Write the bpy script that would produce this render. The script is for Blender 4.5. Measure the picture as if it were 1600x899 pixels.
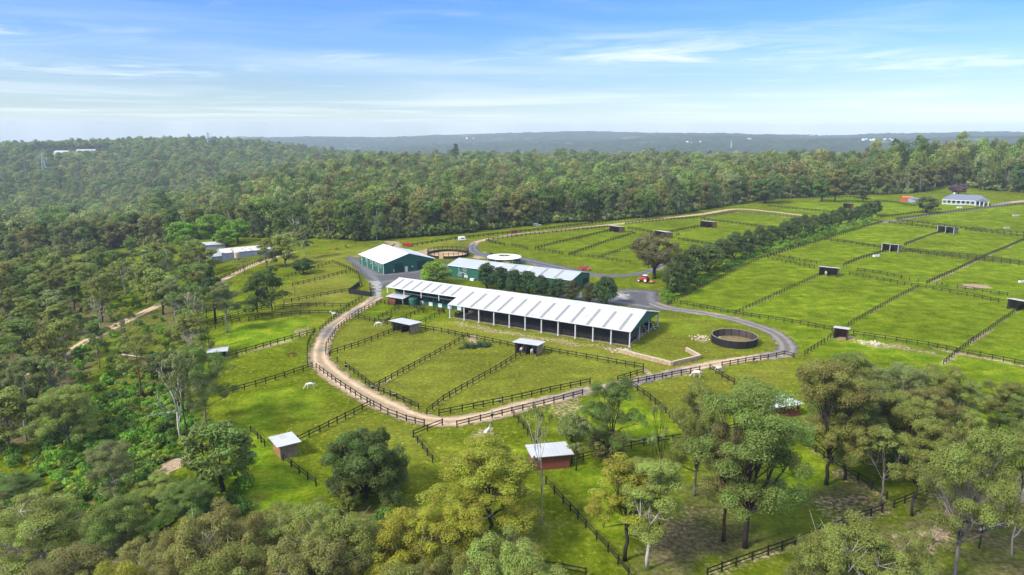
import bpy, bmesh, math, random
import numpy as np
from mathutils import Vector, Matrix

for o in list(bpy.data.objects):
    bpy.data.objects.remove(o)
scene = bpy.context.scene
COL = scene.collection

# ------------------------------------------------------------------ camera, world, sun, exposure
F, CAM_H, HORIZON = 1067.0, 55.0, 205.0
PITCH = math.atan((449.5 - HORIZON) / F)
cam_data = bpy.data.cameras.new("camera")
cam = bpy.data.objects.new("camera", cam_data)
COL.objects.link(cam)
cam.location = (0, 0, CAM_H)
cam.rotation_euler = (math.pi / 2 - PITCH, 0, 0)
cam_data.sensor_width = 36.0
cam_data.lens = 36.0 * F / 1600.0
cam_data.clip_start = 1.0
cam_data.clip_end = 60000.0
scene.camera = cam

SUN_EL, SUN_AZ = math.radians(42), math.radians(-122)     # azimuth measured from +Y towards +X
world = bpy.data.worlds.new("World")
scene.world = world
world.use_nodes = True
wn, wl = world.node_tree.nodes, world.node_tree.links
wn.clear()
def N(nodes, kind, **kw):
    n = nodes.new(kind)
    for k, v in kw.items():
        setattr(n, k, v)
    return n
def setin(n, **kw):
    for k, v in kw.items():
        n.inputs[k].default_value = v
w_out = N(wn, 'ShaderNodeOutputWorld')
w_bg = N(wn, 'ShaderNodeBackground'); w_bg.inputs['Strength'].default_value = 0.15
sky = N(wn, 'ShaderNodeTexSky', sky_type='NISHITA', sun_disc=False)
sky.sun_elevation = SUN_EL; sky.sun_rotation = SUN_AZ
sky.air_density = 1.0; sky.dust_density = 0.6; sky.ozone_density = 2.0
tc = N(wn, 'ShaderNodeTexCoord')
sep = N(wn, 'ShaderNodeSeparateXYZ'); wl.new(tc.outputs['Generated'], sep.inputs[0])
# deepen the blue with elevation, then lift it overhead as fill light: a tint multiplied onto the sky texture
rampf = N(wn, 'ShaderNodeMapRange'); setin(rampf, **{'From Min': 0.0, 'From Max': 0.60}); wl.new(sep.outputs['Z'], rampf.inputs['Value'])
ramp = N(wn, 'ShaderNodeValToRGB'); wl.new(rampf.outputs[0], ramp.inputs[0])
cr = ramp.color_ramp
SKY_TINT = [(0.0, (0.60, 0.70, 0.85)), (0.05, (0.41, 0.485, 0.61)), (0.10, (0.345, 0.410, 0.54)), (0.15, (0.315, 0.405, 0.56)), (0.2, (0.25, 0.375, 0.60)), (0.30, (0.135, 0.32, 0.70)), (0.42, (0.085, 0.245, 0.76)), (0.75, (0.62, 0.70, 0.80)), (1.0, (0.80, 0.80, 0.80))]
cr.elements[0].position = 0.0; cr.elements[0].color = (*SKY_TINT[0][1], 1)
cr.elements[1].position = 1.0; cr.elements[1].color = (*SKY_TINT[-1][1], 1)
for p, c in SKY_TINT[1:-1]:
    e = cr.elements.new(p); e.color = (*c, 1)
tint = N(wn, 'ShaderNodeMix', data_type='RGBA', blend_type='MULTIPLY'); tint.inputs[0].default_value = 1.0
wl.new(sky.outputs[0], tint.inputs[6]); wl.new(ramp.outputs[0], tint.inputs[7])
gain = N(wn, 'ShaderNodeVectorMath', operation='SCALE'); gain.inputs['Scale'].default_value = 1.0
wl.new(tint.outputs[2], gain.inputs[0])
# cirrus: streaks laid out on a high flat layer (direction divided by its height)
zc_ = N(wn, 'ShaderNodeMath', operation='MAXIMUM'); zc_.inputs[1].default_value = 0.012; wl.new(sep.outputs['Z'], zc_.inputs[0])
dx = N(wn, 'ShaderNodeMath', operation='DIVIDE'); wl.new(sep.outputs['X'], dx.inputs[0]); wl.new(zc_.outputs[0], dx.inputs[1])
dy = N(wn, 'ShaderNodeMath', operation='DIVIDE'); wl.new(sep.outputs['Y'], dy.inputs[0]); wl.new(zc_.outputs[0], dy.inputs[1])
lay = N(wn, 'ShaderNodeCombineXYZ'); wl.new(dx.outputs[0], lay.inputs[0]); wl.new(dy.outputs[0], lay.inputs[1])
def cloud_noise(scale_xyz, loc, detail, rough, dist, lo, hi):
    m = N(wn, 'ShaderNodeMapping'); m.inputs['Scale'].default_value = scale_xyz; m.inputs['Location'].default_value = loc
    m.inputs['Rotation'].default_value = (0, 0, 0.10)
    wl.new(lay.outputs[0], m.inputs['Vector'])
    t = N(wn, 'ShaderNodeTexNoise'); setin(t, Scale=1.0, Detail=detail, Roughness=rough, Distortion=dist)
    wl.new(m.outputs[0], t.inputs['Vector'])
    r = N(wn, 'ShaderNodeMapRange', interpolation_type='SMOOTHSTEP'); setin(r, **{'From Min': lo, 'From Max': hi}); wl.new(t.outputs[0], r.inputs['Value'])
    return r.outputs[0]
def mul(a, b):
    m = N(wn, 'ShaderNodeMath', operation='MULTIPLY')
    for i, v in enumerate((a, b)):
        if isinstance(v, (int, float)): m.inputs[i].default_value = v
        else: wl.new(v, m.inputs[i])
    return m.outputs[0]
def mx(a, b):
    m = N(wn, 'ShaderNodeMath', operation='MAXIMUM')
    wl.new(a, m.inputs[0]); wl.new(b, m.inputs[1]); return m.outputs[0]
def blob(x, y, rx, ry):                       # soft patch of the layer where a cloud lies
    a = N(wn, 'ShaderNodeVectorMath', operation='SUBTRACT'); a.inputs[1].default_value = (x, y, 0); wl.new(lay.outputs[0], a.inputs[0])
    b = N(wn, 'ShaderNodeVectorMath', operation='DIVIDE'); b.inputs[1].default_value = (rx, ry, 1); wl.new(a.outputs[0], b.inputs[0])
    c = N(wn, 'ShaderNodeVectorMath', operation='LENGTH'); wl.new(b.outputs[0], c.inputs[0])
    r = N(wn, 'ShaderNodeMapRange', interpolation_type='SMOOTHSTEP'); setin(r, **{'From Min': 1.0, 'From Max': 0.15}); wl.new(c.outputs['Value'], r.inputs['Value'])
    return r.outputs[0]
fine = cloud_noise((0.60, 0.55, 1), (3.1, 1.7, 0), 8, 0.60, 0.9, 0.34, 0.74)
wisps = cloud_noise((0.30, 0.42, 1), (7.3, 2.2, 0), 7, 0.58, 1.0, 0.46, 0.90)
veil = cloud_noise((0.10, 0.10, 1), (1.3, 9.1, 0), 6, 0.55, 0.4, 0.42, 0.72)
main = mul(blob(2.3, 9.3, 3.1, 3.0), fine)
east = mul(blob(6.3, 10.6, 4.2, 2.6), fine)
west = mul(blob(-5.0, 7.3, 0.9, 0.8), fine)
west2 = mul(blob(-7.0, 12.0, 4.0, 3.2), fine)
mid_ = mul(blob(-2.25, 10.6, 1.3, 2.2), fine)
clouds = mx(mx(mul(main, 0.95), mul(east, 0.75)), mx(mul(wisps, 0.40), mul(veil, 0.50)))
clouds = mx(clouds, mx(mx(mul(west, 0.85), mul(west2, 0.6)), mul(mid_, 0.6)))
over = N(wn, 'ShaderNodeMapRange', interpolation_type='SMOOTHSTEP'); setin(over, **{'From Min': 0.40, 'From Max': 0.85, 'To Max': 0.6}); wl.new(sep.outputs['Z'], over.inputs['Value'])   # cloud brightness added overhead, out of view, as soft fill light
cmix = N(wn, 'ShaderNodeMix', data_type='RGBA'); wl.new(clouds, cmix.inputs[0])
wl.new(gain.outputs[0], cmix.inputs[6]); cmix.inputs[7].default_value = (3.75, 3.95, 4.15, 1)
omix = N(wn, 'ShaderNodeMix', data_type='RGBA'); wl.new(over.outputs[0], omix.inputs[0]); wl.new(cmix.outputs[2], omix.inputs[6]); omix.inputs[7].default_value = (6.0, 6.4, 6.8, 1)
wl.new(omix.outputs[2], w_bg.inputs['Color'])
wl.new(w_bg.outputs[0], w_out.inputs['Surface'])

sun_data = bpy.data.lights.new("sun", 'SUN')
sun_data.energy = 2.6; sun_data.angle = math.radians(9.0); sun_data.color = (1.0, 0.95, 0.86)
sun = bpy.data.objects.new("sun", sun_data); COL.objects.link(sun)
sun.rotation_euler = (math.pi / 2 - SUN_EL, 0, -SUN_AZ + math.pi)
sun.location = (0, 0, 200)
sun_dir = Vector((math.sin(SUN_AZ) * math.cos(SUN_EL), math.cos(SUN_AZ) * math.cos(SUN_EL), math.sin(SUN_EL)))
sun.rotation_euler = sun_dir.to_track_quat('Z', 'Y').to_euler()

vs = scene.view_settings
vs.view_transform = 'Standard'; vs.look = 'None'; vs.gamma = 1.0; vs.use_curve_mapping = False
vs.exposure = 1.06
HAZE_DENSITY = 0.000105
scene.cycles.max_bounces = 5; scene.cycles.diffuse_bounces = 2; scene.cycles.transparent_max_bounces = 8
scene.cycles.volume_bounces = 0; scene.cycles.use_denoising = True
scene.cycles.use_adaptive_sampling = True; scene.cycles.adaptive_threshold = 0.008
scene.cycles.caustics_reflective = False; scene.cycles.caustics_refractive = False

# ------------------------------------------------------------------ numbers: noise, terrain, pixel rays
def hash2(ix, iy, seed):
    n = (ix.astype(np.int64) * 374761393 + iy.astype(np.int64) * 668265263 + seed * 1274126177) & 0x7fffffff
    n = ((n ^ (n >> 13)) * 1274126177) & 0x7fffffff
    return ((n ^ (n >> 16)) & 0xffff) / 65535.0
def vnoise(x, y, scale, seed=0, octaves=3):
    x = np.asarray(x, float) / scale; y = np.asarray(y, float) / scale
    out = np.zeros(np.broadcast(x, y).shape); amp, tot = 1.0, 0.0
    for o in range(octaves):
        ix = np.floor(x); iy = np.floor(y); fx = x - ix; fy = y - iy
        fx = fx * fx * (3 - 2 * fx); fy = fy * fy * (3 - 2 * fy)
        a = hash2(ix, iy, seed + o); b = hash2(ix + 1, iy, seed + o); c = hash2(ix, iy + 1, seed + o); d = hash2(ix + 1, iy + 1, seed + o)
        out += amp * ((a * (1 - fx) + b * fx) * (1 - fy) + (c * (1 - fx) + d * fx) * fy)
        tot += amp; amp *= 0.5; x = x * 2.03 + 17.1; y = y * 2.03 + 5.3
    return out / tot
T_A = np.array([-700, 0, 175, 300, 400, 550, 700, 900, 1100, 1300, 1480, 1600, 2300], float)     # bearing, in photo columns
T_R = np.array([0, 100, 200, 300, 450, 600, 900, 1200, 1600, 2100, 2600, 3300, 4300, 5200, 6500, 8000, 12000, 20000], float)
_z = [
 [0, -2, -5, -9, -18, -28, -50, -60, -30, -2, -6, -70, -90, -90, -90, -90, -90, -90],
 [0, -2, -5, -9, -18, -26, -48, -58, -34, 2, -2, -70, -90, -90, -90, -90, -90, -90],
 [0, -1, -3, -6, -14, -24, -50, -60, -28, 8, 2, -70, -90, -90, -90, -90, -90, -90],
 [0, 0, -1, -4, -10, -18, -35, -50, -14, 18, 6, -70, -90, -90, -60, -60, -90, -90],
 [0, 0, 0, -1.5, -6, -10, -16, -36, -22, 8, 0, -70, -90, -60, -10, -40, -80, -80],
 [0, 0, 0, 0, -2, -3, -4, -6, -24, -22, -40, -80, -90, -60, 6, -40, -80, -80],
 [0, 0, 0, 0, 0, -1, -3, -4, -40, -80, -80, -80, -30, -50, 5, -20, -80, -80],
 [0, 0, 0, 0, 0, -1, -2, -3, -30, -80, -80, -60, -10, -25, 28, -10, -80, -80],
 [0, 0, 0, 0, 0, 0, -1, -3, -30, -80, -80, -30, 14, 8, 24, -10, -80, -80],
 [0, 0, 0, 0, 1, 2, 2, 0, -30, -80, -80, -30, 8, -5, 20, -10, -80, -80],
 [0, 0, 0, 0, 1, 4, 16, 6, -30, -80, -80, -40, 12, 0, 28, 0, -80, -80],
 [0, 0, 0, 0, 1, 4, 12, 4, -30, -80, -80, -40, 14, 5, 22, 0, -80, -80],
 [0, 0, 0, 0, 1, 4, 10, 4, -30, -80, -80, -40, 14, 5, 22, 0, -80, -80]]
T_Z = np.array(_z, float)
def terrain(x, y):
    x = np.atleast_1d(np.asarray(x, float)); y = np.atleast_1d(np.asarray(y, float))
    r = np.hypot(x, y)
    a = np.where(y > 1, 800 + F * x / np.maximum(y, 1.0) * math.cos(PITCH), np.where(x < 0, -700, 2300))
    a = np.clip(a, T_A[0], T_A[-1] - 1e-6)
    ia = np.clip(np.searchsorted(T_A, a, side='right') - 1, 0, len(T_A) - 2)
    fa = (a - T_A[ia]) / (T_A[ia + 1] - T_A[ia]); fa = fa * fa * (3 - 2 * fa)
    rc = np.clip(r, 0, T_R[-1] - 1)
    ir = np.clip(np.searchsorted(T_R, rc, side='right') - 1, 0, len(T_R) - 2)
    # Catmull-like smooth interpolation along r
    def prof(k):
        z0 = T_Z[k, np.maximum(ir - 1, 0)]; z1 = T_Z[k, ir]; z2 = T_Z[k, ir + 1]; z3 = T_Z[k, np.minimum(ir + 2, len(T_R) - 1)]
        h = T_R[ir + 1] - T_R[ir]; t = (rc - T_R[ir]) / h
        r0 = T_R[np.maximum(ir - 1, 0)]; r3 = T_R[np.minimum(ir + 2, len(T_R) - 1)]
        def mono(d0, d1): return np.where(d0 * d1 <= 0, 0, 2 * d0 * d1 / np.where(d0 + d1 == 0, 1, d0 + d1))
        s1 = (z2 - z1) / h; s0 = np.where(ir > 0, (z1 - z0) / np.maximum(T_R[ir] - r0, 1), 0); s2 = np.where(ir + 2 < len(T_R), (z3 - z2) / np.maximum(r3 - T_R[ir + 1], 1), 0)
        m1 = mono(s0, s1) * h; m2 = mono(s1, s2) * h
        return (2*t**3 - 3*t**2 + 1) * z1 + (t**3 - 2*t**2 + t) * m1 + (-2*t**3 + 3*t**2) * z2 + (t**3 - t**2) * m2
    z = prof(ia) * (1 - fa) + prof(ia + 1) * fa
    z = z + (vnoise(x, y, 260, 11) - 0.5) * np.clip((r - 420) / 600, 0, 1) * 8
    return z + (vnoise(x, y, 1300, 12, 4) - 0.5) * np.clip((r - 2800) / 1500, 0, 1) * 75
def tz(x, y): return float(terrain(x, y)[0])
def ray(px, py):
    x = (px - 800) / F; y = -(py - 449.5) / F
    return np.array([x, math.cos(PITCH) + y * math.sin(PITCH), -math.sin(PITCH) + y * math.cos(PITCH)])
_ts = np.geomspace(40, 9000, 900)
def at(px, py, lift=0.0):
    """Where the sight line through a photo pixel meets the ground (raised by lift)."""
    d = ray(px, py)
    X, Y, Z = d[0] * _ts, d[1] * _ts, CAM_H + d[2] * _ts
    g = Z - terrain(X, Y) - lift
    k = np.where(g < 0)[0]
    if len(k) == 0: k = [len(_ts) - 1]
    i = max(k[0], 1); t0, t1 = _ts[i - 1], _ts[i]
    for _ in range(18):
        tm = (t0 + t1) / 2
        if CAM_H + d[2] * tm - tz(d[0] * tm, d[1] * tm) - lift < 0: t1 = tm
        else: t0 = tm
    x, y = d[0] * t1, d[1] * t1
    return Vector((x, y, tz(x, y)))
def depth(p): return p[1] * math.cos(PITCH) - (p[2] - CAM_H) * math.sin(PITCH)
def proj(p):
    dz = p[2] - CAM_H; zc = p[1] * math.cos(PITCH) - dz * math.sin(PITCH)
    return 800 + F * p[0] / zc, 449.5 - F * (p[1] * math.sin(PITCH) + dz * math.cos(PITCH)) / zc

# ------------------------------------------------------------------ materials
def new_mat(name):
    m = bpy.data.materials.new(name); m.use_nodes = True
    nt = m.node_tree; nt.nodes.clear()
    out = N(nt.nodes, 'ShaderNodeOutputMaterial'); b = N(nt.nodes, 'ShaderNodeBsdfPrincipled')
    nt.links.new(b.outputs[0], out.inputs['Surface'])
    return m, nt.nodes, nt.links, b, out
def surf(name, col, rough=0.7, var=0.15, scale=1.5, spec=0.3, metal=0.0, ribs=None, stain=None):
    """Painted / timber / metal surface: two scales of noise in the colour, optional ribs and stains."""
    m, n, l, b, out = new_mat(name)
    tcn = N(n, 'ShaderNodeTexCoord')
    t1 = N(n, 'ShaderNodeTexNoise'); setin(t1, Scale=scale, Detail=5, Roughness=0.6); l.new(tcn.outputs['Object'], t1.inputs['Vector'])
    rg = N(n, 'ShaderNodeMapRange'); setin(rg, **{'From Min': 0.25, 'From Max': 0.75, 'To Min': 1 - var, 'To Max': 1 + var}); l.new(t1.outputs[0], rg.inputs['Value'])
    sc = N(n, 'ShaderNodeVectorMath', operation='SCALE'); sc.inputs[0].default_value = col[:3]; l.new(rg.outputs[0], sc.inputs['Scale'])
    src = sc.outputs[0]
    if stain:
        t2 = N(n, 'ShaderNodeTexNoise'); setin(t2, Scale=stain[1], Detail=4, Roughness=0.65); l.new(tcn.outputs['Object'], t2.inputs['Vector'])
        r2 = N(n, 'ShaderNodeMapRange', interpolation_type='SMOOTHSTEP'); setin(r2, **{'From Min': stain[2], 'From Max': stain[2] + 0.14}); l.new(t2.outputs[0], r2.inputs['Value'])
        mxn = N(n, 'ShaderNodeMix', data_type='RGBA'); l.new(r2.outputs[0], mxn.inputs[0]); l.new(src, mxn.inputs[6]); mxn.inputs[7].default_value = (*stain[0], 1)
        src = mxn.outputs[2]
    l.new(src, b.inputs['Base Color'])
    setin(b, Roughness=rough, Metallic=metal); b.inputs['Specular IOR Level'].default_value = spec
    if ribs:
        ax, freq, stren = ribs
        s = N(n, 'ShaderNodeSeparateXYZ'); l.new(tcn.outputs['Object'], s.inputs[0])
        k = N(n, 'ShaderNodeMath', operation='MULTIPLY'); k.inputs[1].default_value = freq * 2 * math.pi; l.new(s.outputs[ax], k.inputs[0])
        si = N(n, 'ShaderNodeMath', operation='SINE'); l.new(k.outputs[0], si.inputs[0])
        bp = N(n, 'ShaderNodeBump'); setin(bp, Strength=stren, Distance=0.03); l.new(si.outputs[0], bp.inputs['Height']); l.new(bp.outputs[0], b.inputs['Normal'])
    return m
def leaf_material(name):
    m, n, l, b, out = new_mat(name)
    oi = N(n, 'ShaderNodeObjectInfo')
    at_ = N(n, 'ShaderNodeAttribute', attribute_name='cv')
    hs = N(n, 'ShaderNodeHueSaturation')
    l.new(oi.outputs['Color'], hs.inputs['Color'])
    h = N(n, 'ShaderNodeMapRange'); setin(h, **{'To Min': 0.475, 'To Max': 0.525}); l.new(at_.outputs['Fac'], h.inputs['Value']); l.new(h.outputs[0], hs.inputs['Hue'])
    v = N(n, 'ShaderNodeMapRange'); setin(v, **{'To Min': 0.58, 'To Max': 1.5}); l.new(at_.outputs['Fac'], v.inputs['Value']); l.new(v.outputs[0], hs.inputs['Value'])
    l.new(hs.outputs[0], b.inputs['Base Color']); setin(b, Roughness=0.55); b.inputs['Specular IOR Level'].default_value = 0.25
    tr = N(n, 'ShaderNodeBsdfTranslucent')
    tcx = N(n, 'ShaderNodeMix', data_type='RGBA', blend_type='MULTIPLY'); tcx.inputs[0].default_value = 1; l.new(hs.outputs[0], tcx.inputs[6]); tcx.inputs[7].default_value = (1.0, 1.05, 0.5, 1)
    l.new(tcx.outputs[2], tr.inputs['Color'])
    ms = N(n, 'ShaderNodeMixShader'); ms.inputs[0].default_value = 0.38
    l.new(b.outputs[0], ms.inputs[1]); l.new(tr.outputs[0], ms.inputs[2]); l.new(ms.outputs[0], out.inputs['Surface'])
    return m
def forest_leaf_material(name, cols):
    """Leaves of instanced trees: the hue comes from a per-tree random number."""
    m, n, l, b, out = new_mat(name)
    oi = N(n, 'ShaderNodeObjectInfo'); at_ = N(n, 'ShaderNodeAttribute', attribute_name='cv')
    rp = N(n, 'ShaderNodeValToRGB'); l.new(oi.outputs['Random'], rp.inputs[0])
    c = rp.color_ramp; c.interpolation = 'CONSTANT'
    c.elements[0].position = 0; c.elements[0].color = (*cols[0], 1)
    c.elements[1].position = 1 / len(cols); c.elements[1].color = (*cols[1], 1)
    for i, k in enumerate(cols[2:], 2):
        e = c.elements.new(i / len(cols)); e.color = (*k, 1)
    hs = N(n, 'ShaderNodeHueSaturation'); l.new(rp.outputs[0], hs.inputs['Color'])
    v = N(n, 'ShaderNodeMapRange'); setin(v, **{'To Min': 0.62, 'To Max': 1.38}); l.new(at_.outputs['Fac'], v.inputs['Value'])
    w1 = N(n, 'ShaderNodeMath', operation='MULTIPLY'); w1.inputs[1].default_value = 37.7; l.new(oi.outputs['Random'], w1.inputs[0])
    w2 = N(n, 'ShaderNodeMath', operation='FRACT'); l.new(w1.outputs[0], w2.inputs[0])
    w3 = N(n, 'ShaderNodeMapRange'); setin(w3, **{'To Min': 0.72, 'To Max': 1.6}); l.new(w2.outputs[0], w3.inputs['Value'])
    w4 = N(n, 'ShaderNodeMath', operation='MULTIPLY'); l.new(v.outputs[0], w4.inputs[0]); l.new(w3.outputs[0], w4.inputs[1]); l.new(w4.outputs[0], hs.inputs['Value'])
    l.new(hs.outputs[0], b.inputs['Base Color']); setin(b, Roughness=0.6); b.inputs['Specular IOR Level'].default_value = 0.2
    tr = N(n, 'ShaderNodeBsdfTranslucent'); l.new(hs.outputs[0], tr.inputs['Color'])
    ms = N(n, 'ShaderNodeMixShader'); ms.inputs[0].default_value = 0.35
    l.new(b.outputs[0], ms.inputs[1]); l.new(tr.outputs[0], ms.inputs[2]); l.new(ms.outputs[0], out.inputs['Surface'])
    return m
def bark_material():
    m, n, l, b, out = new_mat('bark')
    oi = N(n, 'ShaderNodeObjectInfo'); tcn = N(n, 'ShaderNodeTexCoord')
    mp = N(n, 'ShaderNodeMapping'); mp.inputs['Scale'].default_value = (3, 3, 0.5); l.new(tcn.outputs['Object'], mp.inputs['Vector'])
    t1 = N(n, 'ShaderNodeTexNoise'); setin(t1, Scale=1.2, Detail=6, Roughness=0.7); l.new(mp.outputs[0], t1.inputs['Vector'])
    rg = N(n, 'ShaderNodeMapRange'); setin(rg, **{'From Min': 0.3, 'From Max': 0.7, 'To Min': 0.5, 'To Max': 1.5}); l.new(t1.outputs[0], rg.inputs['Value'])
    sc = N(n, 'ShaderNodeVectorMath', operation='SCALE'); l.new(oi.outputs['Color'], sc.inputs[0]); l.new(rg.outputs[0], sc.inputs['Scale'])
    l.new(sc.outputs[0], b.inputs['Base Color']); setin(b, Roughness=0.9); b.inputs['Specular IOR Level'].default_value = 0.1
    return m
LEAF = leaf_material('leaves'); BARK = bark_material()
M = dict(
    rail=surf('fence_timber', (0.022, 0.016, 0.013), 0.75, 0.35, 2.0),
    oldrail=surf('weathered_timber', (0.10, 0.075, 0.055), 0.85, 0.35, 2.0),
    roof=surf('white_roof_sheet', (0.45, 0.455, 0.465), 0.5, 0.08, 0.35, 0.3, 0.0, ('X', 1.3, 0.25), ((0.37, 0.37, 0.37), 0.22, 0.56)),
    oldroof=surf('weathered_zinc_roof', (0.46, 0.45, 0.43), 0.6, 0.12, 0.8, 0.3, 0.0, ('X', 1.3, 0.25), ((0.34, 0.31, 0.28), 0.5, 0.55)),
    roofgrey=surf('grey_roof_sheet', (0.36, 0.385, 0.415), 0.5, 0.07, 0.3, 0.35, 0.0, ('X', 1.3, 0.25), ((0.34, 0.38, 0.42), 0.15, 0.58)),
    skylight=surf('translucent_skylight_sheet', (0.235, 0.23, 0.22), 0.5, 0.2, 1.2),
    green=surf('green_wall_sheet', (0.021, 0.112, 0.076), 0.6, 0.10, 0.8, 0.3, 0.0, ('X', 2.0, 0.5)),
    greeny=surf('green_gable_sheet', (0.021, 0.112, 0.076), 0.6, 0.10, 0.8, 0.3, 0.0, ('Y', 2.0, 0.5)),
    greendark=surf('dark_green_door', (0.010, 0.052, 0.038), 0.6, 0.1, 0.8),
    white=surf('white_paint', (0.72, 0.72, 0.70), 0.5, 0.06, 1.0),
    steel=surf('galvanised_steel', (0.50, 0.51, 0.52), 0.5, 0.12, 1.5, 0.4),
    dark=surf('dark_interior', (0.018, 0.018, 0.018), 0.8, 0.2, 1.0),
    black=surf('black_rubber_board', (0.014, 0.013, 0.013), 0.7, 0.3, 1.2),
    glass=surf('window_glass', (0.05, 0.06, 0.07), 0.1, 0.1, 1.0, 0.6),
    brown=surf('brown_timber_boards', (0.30, 0.15, 0.085), 0.85, 0.3, 1.2, 0.15, 0.0, ('X', 3.0, 0.8)),
    grey=surf('weathered_grey_boards', (0.27, 0.21, 0.16), 0.85, 0.3, 1.2, 0.15, 0.0, ('X', 3.0, 0.8)),
    red=surf('red_brick_sheet', (0.19, 0.055, 0.035), 0.8, 0.2, 1.5),
    arenawall=surf('arena_back_boards', (0.30, 0.255, 0.22), 0.9, 0.2, 0.8, 0.1, 0, ('X', 1.5, .6)),
    sand=surf('arena_sand', (0.26, 0.205, 0.15), 0.95, 0.2, 0.6),
    penboard=surf('weathered_pen_board', (0.075, 0.060, 0.050), 0.85, 0.35, 1.0, 0.2, 0, None, ((0.13, 0.11, 0.09), 0.8, 0.58)),
    penfloor=surf('worn_pen_floor', (0.17, 0.135, 0.06), 0.95, 0.3, 0.5, 0.05, 0, None, ((0.22, 0.17, 0.10), 0.4, 0.5)),
    tansand=surf('round_yard_sand', (0.50, 0.34, 0.20), 0.95, 0.15, 0.6),
    stone=surf('sandstone_blocks', (0.42, 0.30, 0.18), 0.9, 0.3, 1.3, 0.1, 0.0, None, ((0.48, 0.43, 0.34), 0.9, 0.55)),
    stonecap=surf('pale_stone_cap', (0.46, 0.40, 0.31), 0.9, 0.25, 1.5),
    tank=surf('green_poly_tank', (0.03, 0.13, 0.09), 0.5, 0.1, 1.0),
    redpaint=surf('red_paint', (0.50, 0.025, 0.02), 0.35, 0.08, 1.0, 0.5),
    orange=surf('orange_paint', (0.75, 0.20, 0.05), 0.45, 0.1, 1.0),
    yellow=surf('yellow_paint', (0.65, 0.42, 0.04), 0.5, 0.1, 1.0),
    tyre=surf('tyre_rubber', (0.02, 0.02, 0.02), 0.8, 0.2, 2.0),
    slate=surf('blue_grey_roof', (0.15, 0.165, 0.21), 0.6, 0.08, 0.5, 0.3, 0.0, ('X', 1.3, 0.3)),
    rust=surf('rusty_roof_sheet', (0.52, 0.50, 0.50), 0.7, 0.12, 0.4, 0.3, 0.0, ('X', 1.5, 0.4), ((0.28, 0.12, 0.06), 0.35, 0.52)),
    shedwall=surf('pale_blue_grey_sheet', (0.34, 0.37, 0.44), 0.7, 0.1, 0.6, 0.3, 0.0, ('X', 2.0, 0.5)),
    rustwall=surf('rust_orange_sheet', (0.42, 0.13, 0.05), 0.7, 0.2, 0.6),
    pylon=surf('pylon_steel', (0.42, 0.46, 0.50), 0.6, 0.1, 0.5),
    pole=surf('timber_pole', (0.17, 0.14, 0.12), 0.9, 0.25, 1.5),
    concrete=surf('pale_concrete', (0.42, 0.40, 0.38), 0.9, 0.12, 0.5, 0.2, 0.0, None, ((0.30, 0.29, 0.28), 0.25, 0.55)),
)

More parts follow.
